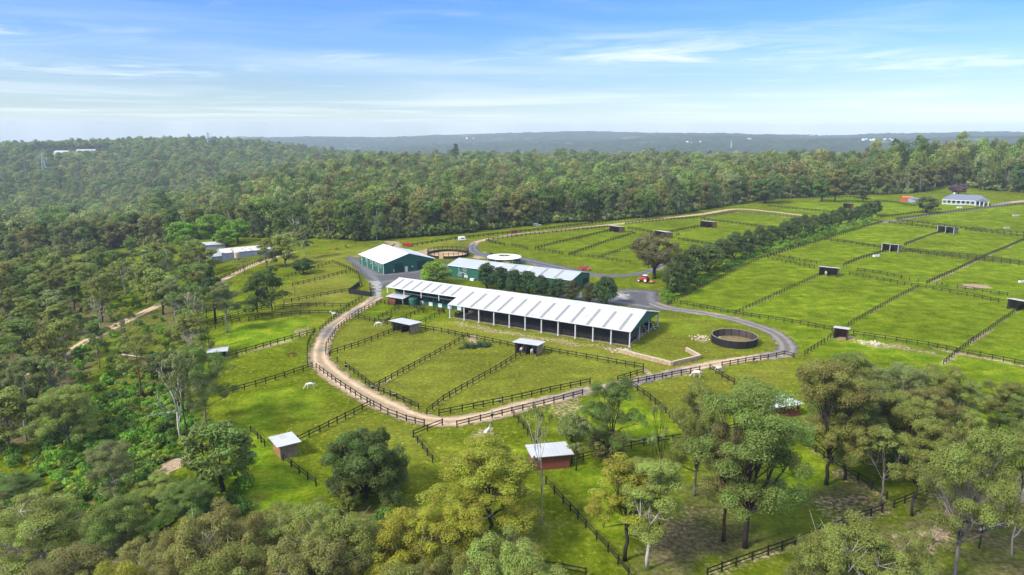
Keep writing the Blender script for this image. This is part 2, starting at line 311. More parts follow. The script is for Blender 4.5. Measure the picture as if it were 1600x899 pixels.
# ------------------------------------------------------------------ mesh helpers
class MB:
    def __init__(s): s.v, s.f, s.k = [], [], []
    def add(s, verts, faces, mi=0):
        b = len(s.v); s.v += [tuple(p) for p in verts]; s.f += [tuple(i + b for i in f) for f in faces]; s.k += [mi] * len(faces); return s
    def box(s, x0, x1, y0, y1, z0, z1, mi=0):
        return s.add([(x0,y0,z0),(x1,y0,z0),(x1,y1,z0),(x0,y1,z0),(x0,y0,z1),(x1,y0,z1),(x1,y1,z1),(x0,y1,z1)],
                     [(0,3,2,1),(4,5,6,7),(0,1,5,4),(1,2,6,5),(2,3,7,6),(3,0,4,7)], mi)
    def hexa(s, bottom, top, mi=0):
        return s.add(list(bottom) + list(top), [(0,3,2,1),(4,5,6,7),(0,1,5,4),(1,2,6,5),(2,3,7,6),(3,0,4,7)], mi)
    def prism(s, poly, x0, x1, mi=0):
        """poly in (y, z), extruded along x."""
        n = len(poly)
        v = [(x0, y, z) for y, z in poly] + [(x1, y, z) for y, z in poly]
        f = [tuple(range(n - 1, -1, -1)), tuple(range(n, 2 * n))] + [(i, (i + 1) % n, (i + 1) % n + n, i + n) for i in range(n)]
        return s.add(v, f, mi)
    def bar(s, a, b, w, h, mi=0):
        """rectangular bar from a to b, width w across, height h upwards (centred)"""
        a, b = Vector(a), Vector(b); d = (b - a).normalized()
        side = d.cross(Vector((0, 0, 1)))
        if side.length < 1e-4: side = Vector((1, 0, 0))
        side.normalize(); up = side.cross(d).normalized()
        q = [side * (w / 2 * i) + up * (h / 2 * j) for i, j in ((-1, -1), (1, -1), (1, 1), (-1, 1))]
        return s.add([a + p for p in q] + [b + p for p in q], [(0,1,2,3),(7,6,5,4),(0,4,5,1),(1,5,6,2),(2,6,7,3),(3,7,4,0)], mi)
    def tube(s, pts, radii, n=6, mi=0, cap=True):
        pts = [Vector(p) for p in pts]; rings = []; b = len(s.v)
        for i, p in enumerate(pts):
            d = (pts[min(i + 1, len(pts) - 1)] - pts[max(i - 1, 0)])
            d = d.normalized() if d.length > 1e-6 else Vector((0, 0, 1))
            ref = Vector((1, 0, 0)) if abs(d.x) < 0.8 else Vector((0, 1, 0))
            u = d.cross(ref).normalized(); w = d.cross(u)
            for k in range(n):
                t = 2 * math.pi * k / n
                s.v.append(tuple(p + (u * math.cos(t) + w * math.sin(t)) * radii[i]))
        for i in range(len(pts) - 1):
            for k in range(n):
                s.f.append((b + i*n + k, b + i*n + (k+1) % n, b + (i+1)*n + (k+1) % n, b + (i+1)*n + k)); s.k.append(mi)
        if cap:
            s.f.append(tuple(b + k for k in range(n - 1, -1, -1))); s.k.append(mi)
            e = b + (len(pts) - 1) * n; s.f.append(tuple(e + k for k in range(n))); s.k.append(mi)
        return s
    def cyl(s, c, r, z0, z1, n=24, mi=0):
        return s.tube([(c[0], c[1], z0), (c[0], c[1], z1)], [r, r], n, mi)
    def mesh(s, name, mats, smooth=False):
        me = bpy.data.meshes.new(name); me.from_pydata(s.v, [], s.f)
        for m in (mats if isinstance(mats, (list, tuple)) else [mats]): me.materials.append(m)
        if any(s.k): me.polygons.foreach_set('material_index', s.k)
        if smooth: me.polygons.foreach_set('use_smooth', [True] * len(s.f))
        me.update(); return me
    def build(s, name, mats, parent=None, smooth=False):
        o = bpy.data.objects.new(name, s.mesh(name, mats, smooth)); COL.objects.link(o)
        if parent is not None: o.parent = parent
        return o
def bevel(o, w=0.03, seg=1):
    m = o.modifiers.new('edge', 'BEVEL'); m.width = w; m.segments = seg; m.limit_method = 'ANGLE'; return o
def empty(name, loc=(0, 0, 0), rz=0.0):
    o = bpy.data.objects.new(name, None); COL.objects.link(o); o.location = loc; o.rotation_euler = (0, 0, rz); o.empty_display_size = 0.5
    return o
def tag(o, label=None, cat=None, group=None, kind=None):
    if label: o['label'] = label
    if cat: o['category'] = cat
    if group: o['group'] = group
    if kind: o['kind'] = kind
    return o
def np_mesh(name, verts, quads, mats, mat_index=None, attrs=None, smooth=False):
    me = bpy.data.meshes.new(name); verts = np.asarray(verts, np.float32); quads = np.asarray(quads, np.int32)
    nv, nf, k = len(verts), len(quads), quads.shape[1]
    me.vertices.add(nv); me.vertices.foreach_set('co', verts.ravel())
    me.loops.add(nf * k); me.loops.foreach_set('vertex_index', quads.ravel())
    me.polygons.add(nf); me.polygons.foreach_set('loop_start', np.arange(0, nf * k, k, dtype=np.int32)); me.polygons.foreach_set('loop_total', np.full(nf, k, np.int32))
    for m in mats: me.materials.append(m)
    if mat_index is not None: me.polygons.foreach_set('material_index', np.asarray(mat_index, np.int32))
    if smooth: me.polygons.foreach_set('use_smooth', np.ones(nf, bool))
    for an, (ty, data) in (attrs or {}).items():
        a = me.attributes.new(an, ty, 'POINT')
        a.data.foreach_set('color' if ty == 'FLOAT_COLOR' else 'value', np.asarray(data, np.float32).ravel())
    me.update(calc_edges=True); return me
def children_of(o): return list(o.children)
def copy_tree(o, parent=None):
    c = o.copy(); COL.objects.link(c)
    if parent is not None: c.parent = parent
    for ch in children_of(o): copy_tree(ch, c)
    return c

# ------------------------------------------------------------------ ground
def px_poly(pts): return np.array([at(*p)[:2] for p in pts])
def poly_dist(P, x, y):
    """signed distance to a polygon, negative inside"""
    d2 = np.full(x.shape, 1e18); inside = np.zeros(x.shape, bool)
    n = len(P)
    for i in range(n):
        ax, ay = P[i]; bx, by = P[(i + 1) % n]
        ex, ey = bx - ax, by - ay
        t = np.clip(((x - ax) * ex + (y - ay) * ey) / (ex * ex + ey * ey + 1e-9), 0, 1)
        d2 = np.minimum(d2, (x - ax - ex * t) ** 2 + (y - ay - ey * t) ** 2)
        c = ((ay > y) != (by > y)); c &= x < ex * (y - ay) / (ey if abs(ey) > 1e-9 else 1e-9) + ax
        inside ^= c
    d = np.sqrt(d2); return np.where(inside, -d, d)
def line_dist(P, x, y):
    d2 = np.full(x.shape, 1e18)
    for i in range(len(P) - 1):
        ax, ay = P[i]; bx, by = P[i + 1]; ex, ey = bx - ax, by - ay
        t = np.clip(((x - ax) * ex + (y - ay) * ey) / (ex * ex + ey * ey + 1e-9), 0, 1)
        d2 = np.minimum(d2, (x - ax - ex * t) ** 2 + (y - ay - ey * t) ** 2)
    return np.sqrt(d2)
FOREST_EDGE = [(-700, 420), (-200, 415), (0, 408), (60, 402), (120, 398), (185, 388), (240, 386), (300, 376), (350, 372), (420, 378), (500, 374), (560, 378), (640, 372), (720, 366), (800, 356),
               (860, 349), (930, 347), (1000, 341), (1060, 335), (1110, 326), (1160, 319), (1200, 312), (1260, 309), (1320, 305), (1400, 304), (1450, 300), (1500, 297), (1560, 299), (1640, 304), (2300, 320)]
fe = [at(*p) for p in FOREST_EDGE]
FE_A = np.array([math.atan2(p.x, p.y) for p in fe]); FE_R = np.array([math.hypot(p.x, p.y) for p in fe])
def edge_r(x, y): return np.interp(np.arctan2(x, y), FE_A, FE_R)
CLEARINGS = [(at(*c)[:2], rr) for c, rr in (((110, 241), 95), ((435, 231), 110), ((40, 427), 22), ((1490, 296), 20), ((800, 312), 26), ((868, 300), 34), ((340, 390), 34), ((222, 394), 12), ((72, 274), 45), ((358, 226), 60))]
LUSH = [  # bright lush grass: polygon, strength
    ([(330,520),(420,496),(485,500),(470,525),(400,545),(335,545)], .9), ([(362,690),(360,640),(390,612),(450,600),(520,615),(500,660),(440,650),(420,690)], .75),
    ([(330,760),(395,680),(440,722),(495,760),(470,800),(380,830)], 1.0), ([(565,492),(595,478),(632,481),(588,500)], .9), ([(632,498),(680,487),(690,492),(650,508)], .8),
    ([(915,770),(860,745),(880,725),(945,710),(1010,700),(1010,760),(960,830),(930,840)], .85), ([(875,700),(850,660),(900,630),(985,612),(1050,660),(1060,690),(930,712)], .7),
    ([(1200,780),(1210,720),(1260,700),(1290,740),(1310,790),(1240,800)], .95), ([(1290,700),(1345,700),(1350,745),(1320,740)], .9),
    ([(585,760),(600,720),(660,690),(680,730),(650,790),(600,800)], .35), ([(1020,495),(1060,497),(1110,510),(1090,530),(1035,520)], .6),
    ([(1500,760),(1500,650),(1600,640),(1640,770)], .6), ([(100,640),(240,610),(300,650),(300,700),(200,790),(60,740)], .8), ([(1300,545),(1340,530),(1470,555),(1470,570),(1330,575)], .85),
]
MIDGRASS = [  # well-watered eastern paddocks
    ([(1000,478),(1150,400),(1380,345),(1500,312),(1720,316),(1800,600),(1530,620),(1260,560),(1200,520)], .55), ([(800,380),(950,352),(1200,330),(1420,310),(1460,330),(1180,400),(1040,440),(930,420)], .42),
    ([(1190,325),(1320,306),(1440,318),(1420,335),(1300,335)], .62),
]
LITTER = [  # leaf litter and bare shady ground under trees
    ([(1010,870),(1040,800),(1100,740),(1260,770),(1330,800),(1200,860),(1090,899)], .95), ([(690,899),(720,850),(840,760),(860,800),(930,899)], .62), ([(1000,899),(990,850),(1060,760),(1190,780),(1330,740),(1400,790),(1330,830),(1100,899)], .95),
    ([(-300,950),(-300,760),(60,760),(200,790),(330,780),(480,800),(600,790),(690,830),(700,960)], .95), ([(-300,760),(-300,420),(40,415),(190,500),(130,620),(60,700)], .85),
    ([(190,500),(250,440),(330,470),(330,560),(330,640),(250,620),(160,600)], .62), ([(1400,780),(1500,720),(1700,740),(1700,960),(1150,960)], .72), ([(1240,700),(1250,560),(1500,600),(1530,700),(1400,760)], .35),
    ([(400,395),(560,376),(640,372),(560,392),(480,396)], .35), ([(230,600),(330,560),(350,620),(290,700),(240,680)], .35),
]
DIRT = [  # bare earth patches
    ([(1400,836),(1470,816),(1485,835),(1440,862),(1385,868)], 1), ([(1560,770),(1640,760),(1640,800),(1560,800)], .9), ([(228,752),(262,718),(300,706),(300,722),(262,746)], .95),
    ([(1498,444),(1550,446),(1552,452),(1500,450)], .8), ([(735,522),(752,530),(770,540),(745,538),(728,529)], .7), ([(450,522),(482,508),(486,516),(462,530)], .55), ([(20,415),(48,412),(42,440),(18,445)], .9),
    ([(640,395),(670,388),(690,391),(660,402)], .8), ([(735,398),(760,393),(775,402),(745,406)], .8), ([(1015,590),(1060,572),(1100,560),(1120,556),(1060,580)], .25), ([(1000,578),(1014,578),(1022,592),(1005,597)], .8),
    ([(1295,531),(1300,524),(1332,525),(1330,532)], .9), ([(1340,531),(1400,535),(1470,549),(1490,560),(1420,548),(1345,540)], .55), ([(600,375),(625,378),(622,388),(604,386)], .7), ([(540,400),(560,396),(600,415),(545,412)], .4),
    ([(1100,525),(1115,528),(1112,538),(1085,530)], .55), ([(956,541),(990,545),(1010,551),(965,552)], .5), ([(1085,655),(1120,640),(1130,650),(1090,665)], .2), ([(1000,858),(1050,790),(1180,770),(1180,800),(1080,850)], .3),
    ([(1340,760),(1290,745),(1300,700),(1330,745),(1385,790)], .5), ([(850,625),(905,612),(915,640),(865,660)], .5), ([(740,675),(775,672),(775,684),(745,686)], .7), ([(470,610),(560,600),(580,640),(540,640)], .12),
    ([(1260,770),(1370,770),(1400,800),(1300,840)], .45), ([(700,500),(820,520),(980,545),(975,552),(800,528),(705,508)], .5),
]
DRY = [([(440,450),(520,415),(560,440),(560,470),(430,500)], .75), ([(500,500),(560,500),(700,500),(1000,570),(1010,590),(700,650),(580,620),(510,560)], .55), ([(700,500),(985,545),(1110,565),(1060,600),(1000,575),(660,512)], .8),
       ([(1030,490),(1150,510),(1220,540),(1120,570),(990,545)], .55), ([(480,640),(640,665),(700,690),(640,770),(520,690)], .55), ([(1000,600),(1240,560),(1230,600),(1050,640)], .7), ([(560,430),(400,410),(540,390),(640,380),(760,372),(740,395),(660,402)], .6)]
def ground_sheet(name, a0, a1, na, radii, mats, forest_all=False):
    az = np.linspace(math.radians(a0), math.radians(a1), na)
    R, A = np.meshgrid(radii, az, indexing='ij'); X = R * np.sin(A); Y = R * np.cos(A)
    sh = X.shape; X = X.ravel(); Y = Y.ravel(); Z = terrain(X, Y)
    wx = X + (vnoise(X, Y, 5, 21, 3) - .5) * 5; wy = Y + (vnoise(X, Y, 5, 22, 3) - .5) * 5
    lush = np.full(X.shape, 0.25); lit = np.zeros(X.shape); dirt = np.zeros(X.shape); dry = np.zeros(X.shape)
    def paint(arr, zones, soft):
        for P, s in zones:
            P = px_poly(P); lo = P.min(0) - 20; hi = P.max(0) + 20
            k = np.where((X > lo[0]) & (X < hi[0]) & (Y > lo[1]) & (Y < hi[1]))[0]
            if len(k) == 0: continue
            d = poly_dist(P, wx[k], wy[k]); arr[k] = np.maximum(arr[k], s * np.clip(0.5 - d / soft, 0, 1))
    if not forest_all:
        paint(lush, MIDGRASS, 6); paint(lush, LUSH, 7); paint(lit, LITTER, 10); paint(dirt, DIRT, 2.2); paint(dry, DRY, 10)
        for P, w, s in WORN:
            P = np.array(P); lo = P.min(0) - 5; hi = P.max(0) + 5
            k = np.where((X > lo[0]) & (X < hi[0]) & (Y > lo[1]) & (Y < hi[1]))[0]
            if len(k): dirt[k] = np.maximum(dirt[k], s * np.clip(1.3 - line_dist(P, wx[k] * .25 + X[k] * .75, wy[k] * .25 + Y[k] * .75) / w, 0, 1) * np.clip(vnoise(X[k], Y[k], 9, 61) * 2.2 - .35, 0, 1))
        fr = np.clip((np.hypot(X, Y) - edge_r(X, Y)) / 25 + .3, 0, 1)
        for c, rr in CLEARINGS: fr *= np.clip((np.hypot(X - c[0], Y - c[1]) - rr) / 15, 0, 1)
        lit = np.maximum(lit, fr)
    else: lit[:] = 1.0
    i = np.arange((sh[0] - 1) * (sh[1] - 1)); r_, c_ = i // (sh[1] - 1), i % (sh[1] - 1); b = r_ * sh[1] + c_
    quads = np.stack([b, b + 1, b + 1 + sh[1], b + sh[1]], 1)[:, ::-1]
    me = np_mesh(name, np.stack([X, Y, Z], 1), quads, mats, attrs={'zone': ('FLOAT_COLOR', np.stack([lush, lit, dirt, np.ones_like(lush)], 1)), 'dry': ('FLOAT', dry)}, smooth=True)
    o = bpy.data.objects.new(name, me); COL.objects.link(o); tag(o, kind='structure'); return o
def ground_material():
    m, n, l, b, out = new_mat('pasture_and_litter')
    tcn = N(n, 'ShaderNodeTexCoord'); z = N(n, 'ShaderNodeAttribute', attribute_name='zone'); dr = N(n, 'ShaderNodeAttribute', attribute_name='dry')
    s = N(n, 'ShaderNodeSeparateColor'); l.new(z.outputs['Color'], s.inputs[0])
    def noise(scale, detail=5, rough=.6, vec=None):
        t = N(n, 'ShaderNodeTexNoise'); setin(t, Scale=scale, Detail=detail, Roughness=rough); l.new(vec or tcn.outputs['Object'], t.inputs['Vector']); return t.outputs[0]
    def mrange(v, a, b_, c=0., d=1., smooth=False):
        r = N(n, 'ShaderNodeMapRange', interpolation_type='SMOOTHSTEP' if smooth else 'LINEAR'); setin(r, **{'From Min': a, 'From Max': b_, 'To Min': c, 'To Max': d}); l.new(v, r.inputs['Value']); return r.outputs[0]
    def math_(op, a, b_):
        k = N(n, 'ShaderNodeMath', operation=op)
        for i, v in enumerate((a, b_)):
            if isinstance(v, (int, float)): k.inputs[i].default_value = v
            else: l.new(v, k.inputs[i])
        return k.outputs[0]
    def mix(f, a, b_):
        k = N(n, 'ShaderNodeMix', data_type='RGBA')
        l.new(f, k.inputs[0])
        for i, v in ((6, a), (7, b_)):
            if isinstance(v, tuple): k.inputs[i].default_value = (*v, 1)
            else: l.new(v, k.inputs[i])
        return k.outputs[2]
    n_big = noise(0.035, 4); n_mid = noise(0.22, 6, .62); n_fine = noise(1.4, 6, .7); n_speck = noise(1.1, 4, .6)
    base = mix(mrange(n_mid, .35, .65), G_OLIVE, G_PALE)
    base = mix(math_('MULTIPLY', dr.outputs['Fac'], mrange(n_big, .3, .7, .55, 1.15)), base, G_DRY)
    weeds = math_('MULTIPLY', mrange(n_speck, .57, .64, 0, 1), mrange(s.outputs[0], .2, .55, .75, .12))
    base = mix(math_('MULTIPLY', weeds, .75), base, G_WEED)
    lushf = math_('ADD', s.outputs[0], mrange(n_mid, .3, .7, -.22, .22)); lushf = math_('ADD', lushf, mrange(n_big, .3, .7, -.16, .16))
    base = mix(mrange(lushf, .22, .95), base, mix(mrange(n_mid, .4, .66), G_LUSH, G_LUSH2))
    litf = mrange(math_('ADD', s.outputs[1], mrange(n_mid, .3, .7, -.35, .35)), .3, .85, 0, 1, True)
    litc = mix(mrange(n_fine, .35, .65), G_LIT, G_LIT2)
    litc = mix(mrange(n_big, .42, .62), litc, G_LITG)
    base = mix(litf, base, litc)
    dirtf = mrange(math_('ADD', s.outputs[2], mrange(n_fine, .3, .7, -.4, .4)), .35, .75, 0, 1, True)
    base = mix(dirtf, base, mix(mrange(n_mid, .35, .65), G_DIRT, G_DIRT2))
    mp = N(n, 'ShaderNodeMapping'); mp.inputs['Rotation'].default_value = (0, 0, -.5); mp.inputs['Scale'].default_value = (.05, .26, 1); l.new(tcn.outputs['Object'], mp.inputs['Vector'])
    n_mow = noise(1.0, 5, .65, mp.outputs[0])
    tuft = mrange(noise(.42, 4, .6), .62, .72, 1, .72)
    sv = N(n, 'ShaderNodeVectorMath', operation='SCALE'); l.new(base, sv.inputs[0]); l.new(math_('MULTIPLY', mrange(n_mow, .3, .7, .80, 1.20), tuft), sv.inputs['Scale']); base = sv.outputs[0]
    val = N(n, 'ShaderNodeVectorMath', operation='SCALE'); l.new(base, val.inputs[0]); l.new(math_('MULTIPLY', mrange(n_fine, .3, .7, .58, 1.42), mrange(n_big, .3, .7, .84, 1.16)), val.inputs['Scale'])
    l.new(val.outputs[0], b.inputs['Base Color']); setin(b, Roughness=.95); b.inputs['Specular IOR Level'].default_value = 0.0
    bp = N(n, 'ShaderNodeBump'); setin(bp, Strength=.6, Distance=.25); l.new(n_fine, bp.inputs['Height']); l.new(bp.outputs[0], b.inputs['Normal'])
    return m
G_OLIVE = (0.072, 0.103, 0.003); G_PALE = (0.115, 0.138, 0.008); G_DRY = (0.160, 0.146, 0.026); G_WEED = (0.32, 0.31, 0.05)
G_LUSH = (0.088, 0.165, 0.005); G_LUSH2 = (0.200, 0.240, 0.014)
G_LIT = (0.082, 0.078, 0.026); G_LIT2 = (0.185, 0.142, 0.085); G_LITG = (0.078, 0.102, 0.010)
G_DIRT = (0.29, 0.20, 0.13); G_DIRT2 = (0.37, 0.285, 0.19)

# ------------------------------------------------------------------ fence lines (photo pixels of the foot of the fence)
FENCES = [  # label, points, worn ground beside it
 # drive, west and south side
 ("dark rail fence from the black panel yard down the west side of the drive", [(566,468),(546,480),(529,493),(514,506),(500,519)], .3),
 ("short kinked dark rail fence west of the drive beside the brown foal's paddock", [(493,520),(486,530),(481,541),(480,556),(481,573)], .3),
 ("long dark rail fence curving along the outer side of the drive below the weedy paddock", [(494,576),(525,599),(564,625),(606,648),(635,659),(663,666)], .3),
 ("short dark rail fence at the outer drive bend above the round dark tree", [(646,683),(668,674),(691,665)], .3),
 ("short dark rail fence running down towards the yellow-green gum from the drive bend", [(646,684),(660,702),(676,723)], .3),
 ("dark rail fence along the outer side of the drive above the leaning bare tree", [(714,668),(769,654),(800,646),(850,634),(910,618)], .3),
 ("dark rail fence beside the pink rugged horse at the drive below the stone wall", [(984,602),(1035,592),(1093,581)], .6),
 ("dark rail fence peaking at the end of the drive below the round pen", [(1128,574),(1165,567),(1200,562),(1225,556),(1240,560)], .3),
 ("dark rail fence running downhill from the drive beside the tall bare tree", [(986,604),(1016,626),(1040,646),(1053,661),(1068,678)], .3),
 ("short dark rail fence running down between the two rugged horses", [(1109,578),(1128,590),(1147,601)], .3),
 # western paddocks
 ("dark rail fence round the top of the uppermost western paddock near the clipped bush", [(444,436),(480,424),(520,411),(545,421),(560,430),(565,448)], .2),
 ("dark rail fence crossing below the uppermost western paddock", [(457,448),(500,438),(547,425)], .3),
 ("dark rail fence ending at the black panel yard on the western side", [(444,475),(490,466),(545,456)], .5),
 ("dark rail fence running level from the taller of the two dark round trees", [(430,483),(470,480),(545,480)], .2),
 ("dark rail fence at the foot of the two dark round trees", [(389,503),(410,497),(470,492),(527,491)], .2),
 ("dark rail fence climbing from the tall pine towards the two dark round trees", [(323,489),(370,479),(430,468)], .2),
 ("dark rail fence crossing behind the pale-trunked tree on the western edge", [(323,506),(360,497),(420,482)], .2),
 ("short dark rail fence beside the pale-trunked tree on the western edge", [(323,517),(350,510),(375,503)], .2),
 ("dark wire and post fence along the western edge above the white-roofed shelter", [(322,486),(324,516),(327,547)], .2),
 ("dark rail fence from the half-hidden white-roofed shelter up to the drive", [(354,560),(400,547),(445,534),(491,521)], .9),
 ("dark rail fence between the brown foal's paddock and the grazing white horse", [(346,619),(400,604),(445,590),(488,575)], .2),
 ("dark rail fence from the brown-walled shelter up to the outer curve of the drive", [(466,692),(500,675),(540,655),(579,635)], .3),
 ("dark rail fence running down to the brown-walled shelter from the shrubs", [(392,676),(403,686),(414,698)], .1),
 ("dark rail fence running from the brown-walled shelter to the round dark tree", [(443,720),(468,740),(494,760)], .1),
 # inside the drive
 ("dark rail fence along the inner side of the drive beside the small pens", [(595,474),(570,485),(550,497),(525,518),(510,541),(509,554)], .2),
 ("thin wire and post fence at the western tip of the paddock inside the drive", [(515,558),(527,566),(540,574)], .1),
 ("dark rail fence along the inner side of the drive between the first two weedy paddocks", [(540,574),(560,590),(583,609),(600,616),(620,624),(654,640)], .3),
 ("dark rail fence climbing from the drive bend to the shelter with two horses", [(667,648),(693,627),(739,600),(775,580),(813,556)], .3),
 ("long dark rail fence on the inner side of the drive below the widest paddock", [(686,650),(740,639),(800,627),(860,613),(922,600)], .3),
 ("short dark rail fence closing the corner of the widest paddock by the stone wall", [(965,596),(985,590),(1005,584)], .3),
 ("dark rail fence below the open-sided arena from the two-horse shelter to the corner", [(850,549),(900,558),(950,567),(1005,577),(1005,584)], .3),
 ("dark rail fence below the arena between the two shelters inside the drive", [(653,514),(690,520),(733,529),(770,536),(805,544)], .3),
 ("dark rail fence across the small western paddock to the pale-roofed shelter", [(516,555),(560,541),(600,526),(622,517)], .2),
 ("dark rail fence between two weedy paddocks up to the bare earth patch", [(583,609),(630,583),(680,556),(731,527)], .5),
 ("dark rail fence along the foot of the small bright pens by the drive", [(550,497),(570,500),(585,504),(605,508)], .1),
 ("dark rail fence between the first and second small pens below the stable", [(585,504),(605,493),(629,481)], .1),
 ("dark rail fence between the second and third small pens below the stable", [(612,509),(635,498),(660,487)], .1),
 ("short stepped dark rail fence at the head of the second small pen", [(640,481),(663,485),(662,489)], .1),
 ("dark rail fence from the pale-roofed shelter up towards the stable doors", [(650,512),(672,500),(693,489)], .1),
 ("short dark rail fence at the head of the third small pen beside the stone step", [(678,486),(694,489)], .1),
 ("short dark rail fence at the head of the first small pen beside the red-walled hut", [(595,474),(607,477),(617,479)], .1),
 # southern paddocks
 ("dark rail fence running down behind the white-roofed shelter beside the thin pale tree", [(803,652),(818,670),(838,700)], .3),
 ("dark rail fence running down from the white-roofed shelter to the bottom edge", [(853,757),(880,787),(915,825),(950,863),(982,902)], .2),
 ("dark rail fence from the white-roofed shelter across behind the leaning bare tree", [(893,724),(946,709),(1006,697),(1073,687),(1120,678),(1166,669)], .2),
 ("short dark rail fence at the bottom edge below the yellow-green gum", [(850,890),(880,895),(915,902)], .2),
 ("dark rail fence climbing from the bottom edge under the tall dark-trunked gums", [(1105,902),(1150,885),(1200,867),(1263,845),(1343,813),(1378,801)], .5),
 ("dark rail fence beyond the gap in the bottom fence towards the leaning gum", [(1396,794),(1430,780),(1466,766)], .4),
 ("dark rail fence running downhill past the two dark-trunked gums to the bottom fence", [(1262,698),(1300,726),(1340,751),(1385,781)], .8),
 ("dark rail fence showing between the gum crowns at the right edge", [(1495,634),(1545,648),(1640,668)], .4),
 # eastern paddocks
 ("long dark rail fence running beside the avenue of trees from its near end", [(1045,477),(1090,453),(1140,428),(1185,406)], .4),
 ("long dark rail fence running beside the far half of the avenue of trees", [(1185,406),(1235,391),(1288,375),(1330,362),(1378,348)], .4),
 ("dark rail fence on the near side of the eastern paddocks above the round pen", [(1063,476),(1105,483),(1148,492),(1200,500),(1250,508),(1300,518)], .2),
 ("dark rail fence between two near eastern paddocks up to the horse's shelter", [(1150,491),(1200,468),(1245,447),(1284,430)], .4),
 ("dark rail fence between eastern paddocks behind the brown open shelter", [(1325,510),(1360,490),(1400,467),(1433,451)], .5),
 ("dark rail fence along bare earth from the brown open shelter to the right", [(1333,524),(1400,534),(1450,542),(1493,551),(1550,562),(1640,580)], .9),
 ("dark rail fence between the last near eastern paddocks up to the right-hand shelter", [(1474,570),(1495,552),(1540,520),(1588,487)], .6),
 ("short dark rail fence from the drive end to the brown open shelter", [(1257,556),(1272,546),(1288,536)], .6),
 ("very short dark rail fence at the left foot of the brown open shelter", [(1293,532),(1302,525)], .6),
 ("dark rail fence on the long lane's upper side left of the horse's shelter", [(1203,400),(1240,407),(1276,413)], .3),
 ("dark rail fence on the long lane's lower side left of the horse's shelter", [(1200,405),(1235,412),(1272,420)], .3),
 ("dark rail fence between middle eastern paddocks up to the twin-bay dark shelter", [(1318,416),(1345,405),(1383,394)], .5),
 ("dark rail fence on the long lane's lower side right of the horse's shelter", [(1327,430),(1370,438),(1413,446),(1458,453),(1510,463),(1560,473)], .3),
 ("dark rail fence on the long lane's upper side right of the horse's shelter", [(1339,424),(1375,429),(1408,435)], .3),
 ("thin wire and post fence in the middle of the long eastern lane", [(1408,436),(1448,444),(1495,450)], .3),
 ("dark rail fence on the upper side of the long lane by the bare brown patch", [(1495,451),(1535,457),(1574,463)], .3),
 ("dark rail fence between middle eastern paddocks climbing away to the right edge", [(1448,444),(1490,425),(1538,402),(1570,389),(1610,371)], .7),
 ("dark rail fence behind the twin-bay dark shelter running left to the avenue", [(1288,376),(1330,381),(1375,388)], .4),
 ("dark rail fence on the upper side of the lane right of the twin-bay shelter", [(1410,391),(1460,396),(1525,403),(1620,414)], .4),
 ("dark rail fence on the lower side of the lane right of the twin-bay shelter", [(1414,394),(1463,400),(1525,407),(1620,418)], .4),
 ("dark rail fence between the far eastern paddocks up to the farther dark shelter", [(1413,384),(1445,372),(1470,364)], .7),
 ("dark rail fence left of the farther dark shelter at the end of the avenue", [(1389,349),(1425,353),(1463,358)], .3),
 ("dark rail fence following the grey farm lane to the verandah house", [(1400,344),(1460,336),(1530,327),(1620,318)], .2),
 ("dark rail fence behind the farther dark shelter along a yellow strip", [(1402,346),(1450,351),(1510,358),(1620,368)], .3),
 ("dark rail fence right of the farther dark shelter on the lower side", [(1508,360),(1550,365),(1620,373)], .3),
 # northern paddocks
 ("dark rail fence along the far side of the sandy track behind the round yard", [(644,385),(690,378),(740,371),(800,365),(860,358),(920,351)], .5),
 ("dark rail fence along the far side of the sandy track in front of the forest", [(920,351),(1000,341),(1095,329),(1140,320)], .4),
 ("dark rail fence along the near side of the sandy track above the northern paddocks", [(763,376),(800,371),(870,363),(950,356)], .5),
 ("dark rail fence on the sandy track's near side right of the first brown shelter", [(977,351),(1030,345),(1095,341)], .4),
 ("brown rail fence round the bend of the sandy track in the far paddocks", [(1095,341),(1150,332),(1200,336),(1262,343)], .8),
 ("dark rail fence dividing the far paddocks below the sandy bend", [(1095,343),(1150,350),(1200,357),(1260,364)], .3),
 ("short dark rail fence at the corner of the northern paddocks by the grey track", [(760,378),(774,381),(788,384)], .2),
 ("dark rail fence left of the first gate above the long green building", [(800,385),(812,387),(824,390)], .2),
 ("dark rail fence from the first gate up to the first brown shelter", [(836,390),(870,381),(910,372),(953,362)], .4),
 ("short dark rail fence between the first and second gates of the northern paddocks", [(836,391),(858,394),(879,398)], .2),
 ("dark rail fence from the second gate up to the first brown shelter's far side", [(889,399),(920,389),(950,378),(985,368)], .4),
 ("very short dark rail fence right of the second gate of the northern paddocks", [(889,400),(908,402)], .2),
 ("dark rail fence near the round brown tree along the grey track", [(919,402),(950,407),(985,412)], .2),
 ("dark rail fence climbing behind the round brown tree", [(936,404),(965,394),(990,386)], .4),
 ("short dark rail fence between the first and second brown shelters", [(982,358),(1000,361),(1018,364)], .4),
 ("dark rail fence from the second brown shelter up to the third", [(1047,364),(1070,359),(1095,355)], .4),
 ("dark rail fence right of the second brown shelter towards the avenue", [(1060,375),(1090,380),(1125,386)], .3),
 ("short dark rail fence behind the near end of the avenue", [(1060,396),(1080,393),(1102,390)], .3),
 ("dark rail fence across the far paddock behind the avenue", [(1200,323),(1250,328),(1300,333)], .2),
 ("dark rail fence in the far paddock near the orange shed", [(1373,315),(1400,318),(1431,323)], .2),
 ("dark rail fence from the avenue end past the lone round tree", [(1376,341),(1420,335),(1470,328)], .2),
 ("dark rail fence at the forest edge beyond the far paddocks", [(1205,312),(1270,310),(1340,309)], .1),
 ("dark rail fence beside the dirt track below the pale old shed", [(345,436),(372,426),(398,413),(430,398),(460,386)], .1),
]
FENCE_W = [[tuple(at(*p)[:2]) for p in f[1]] for f in FENCES]
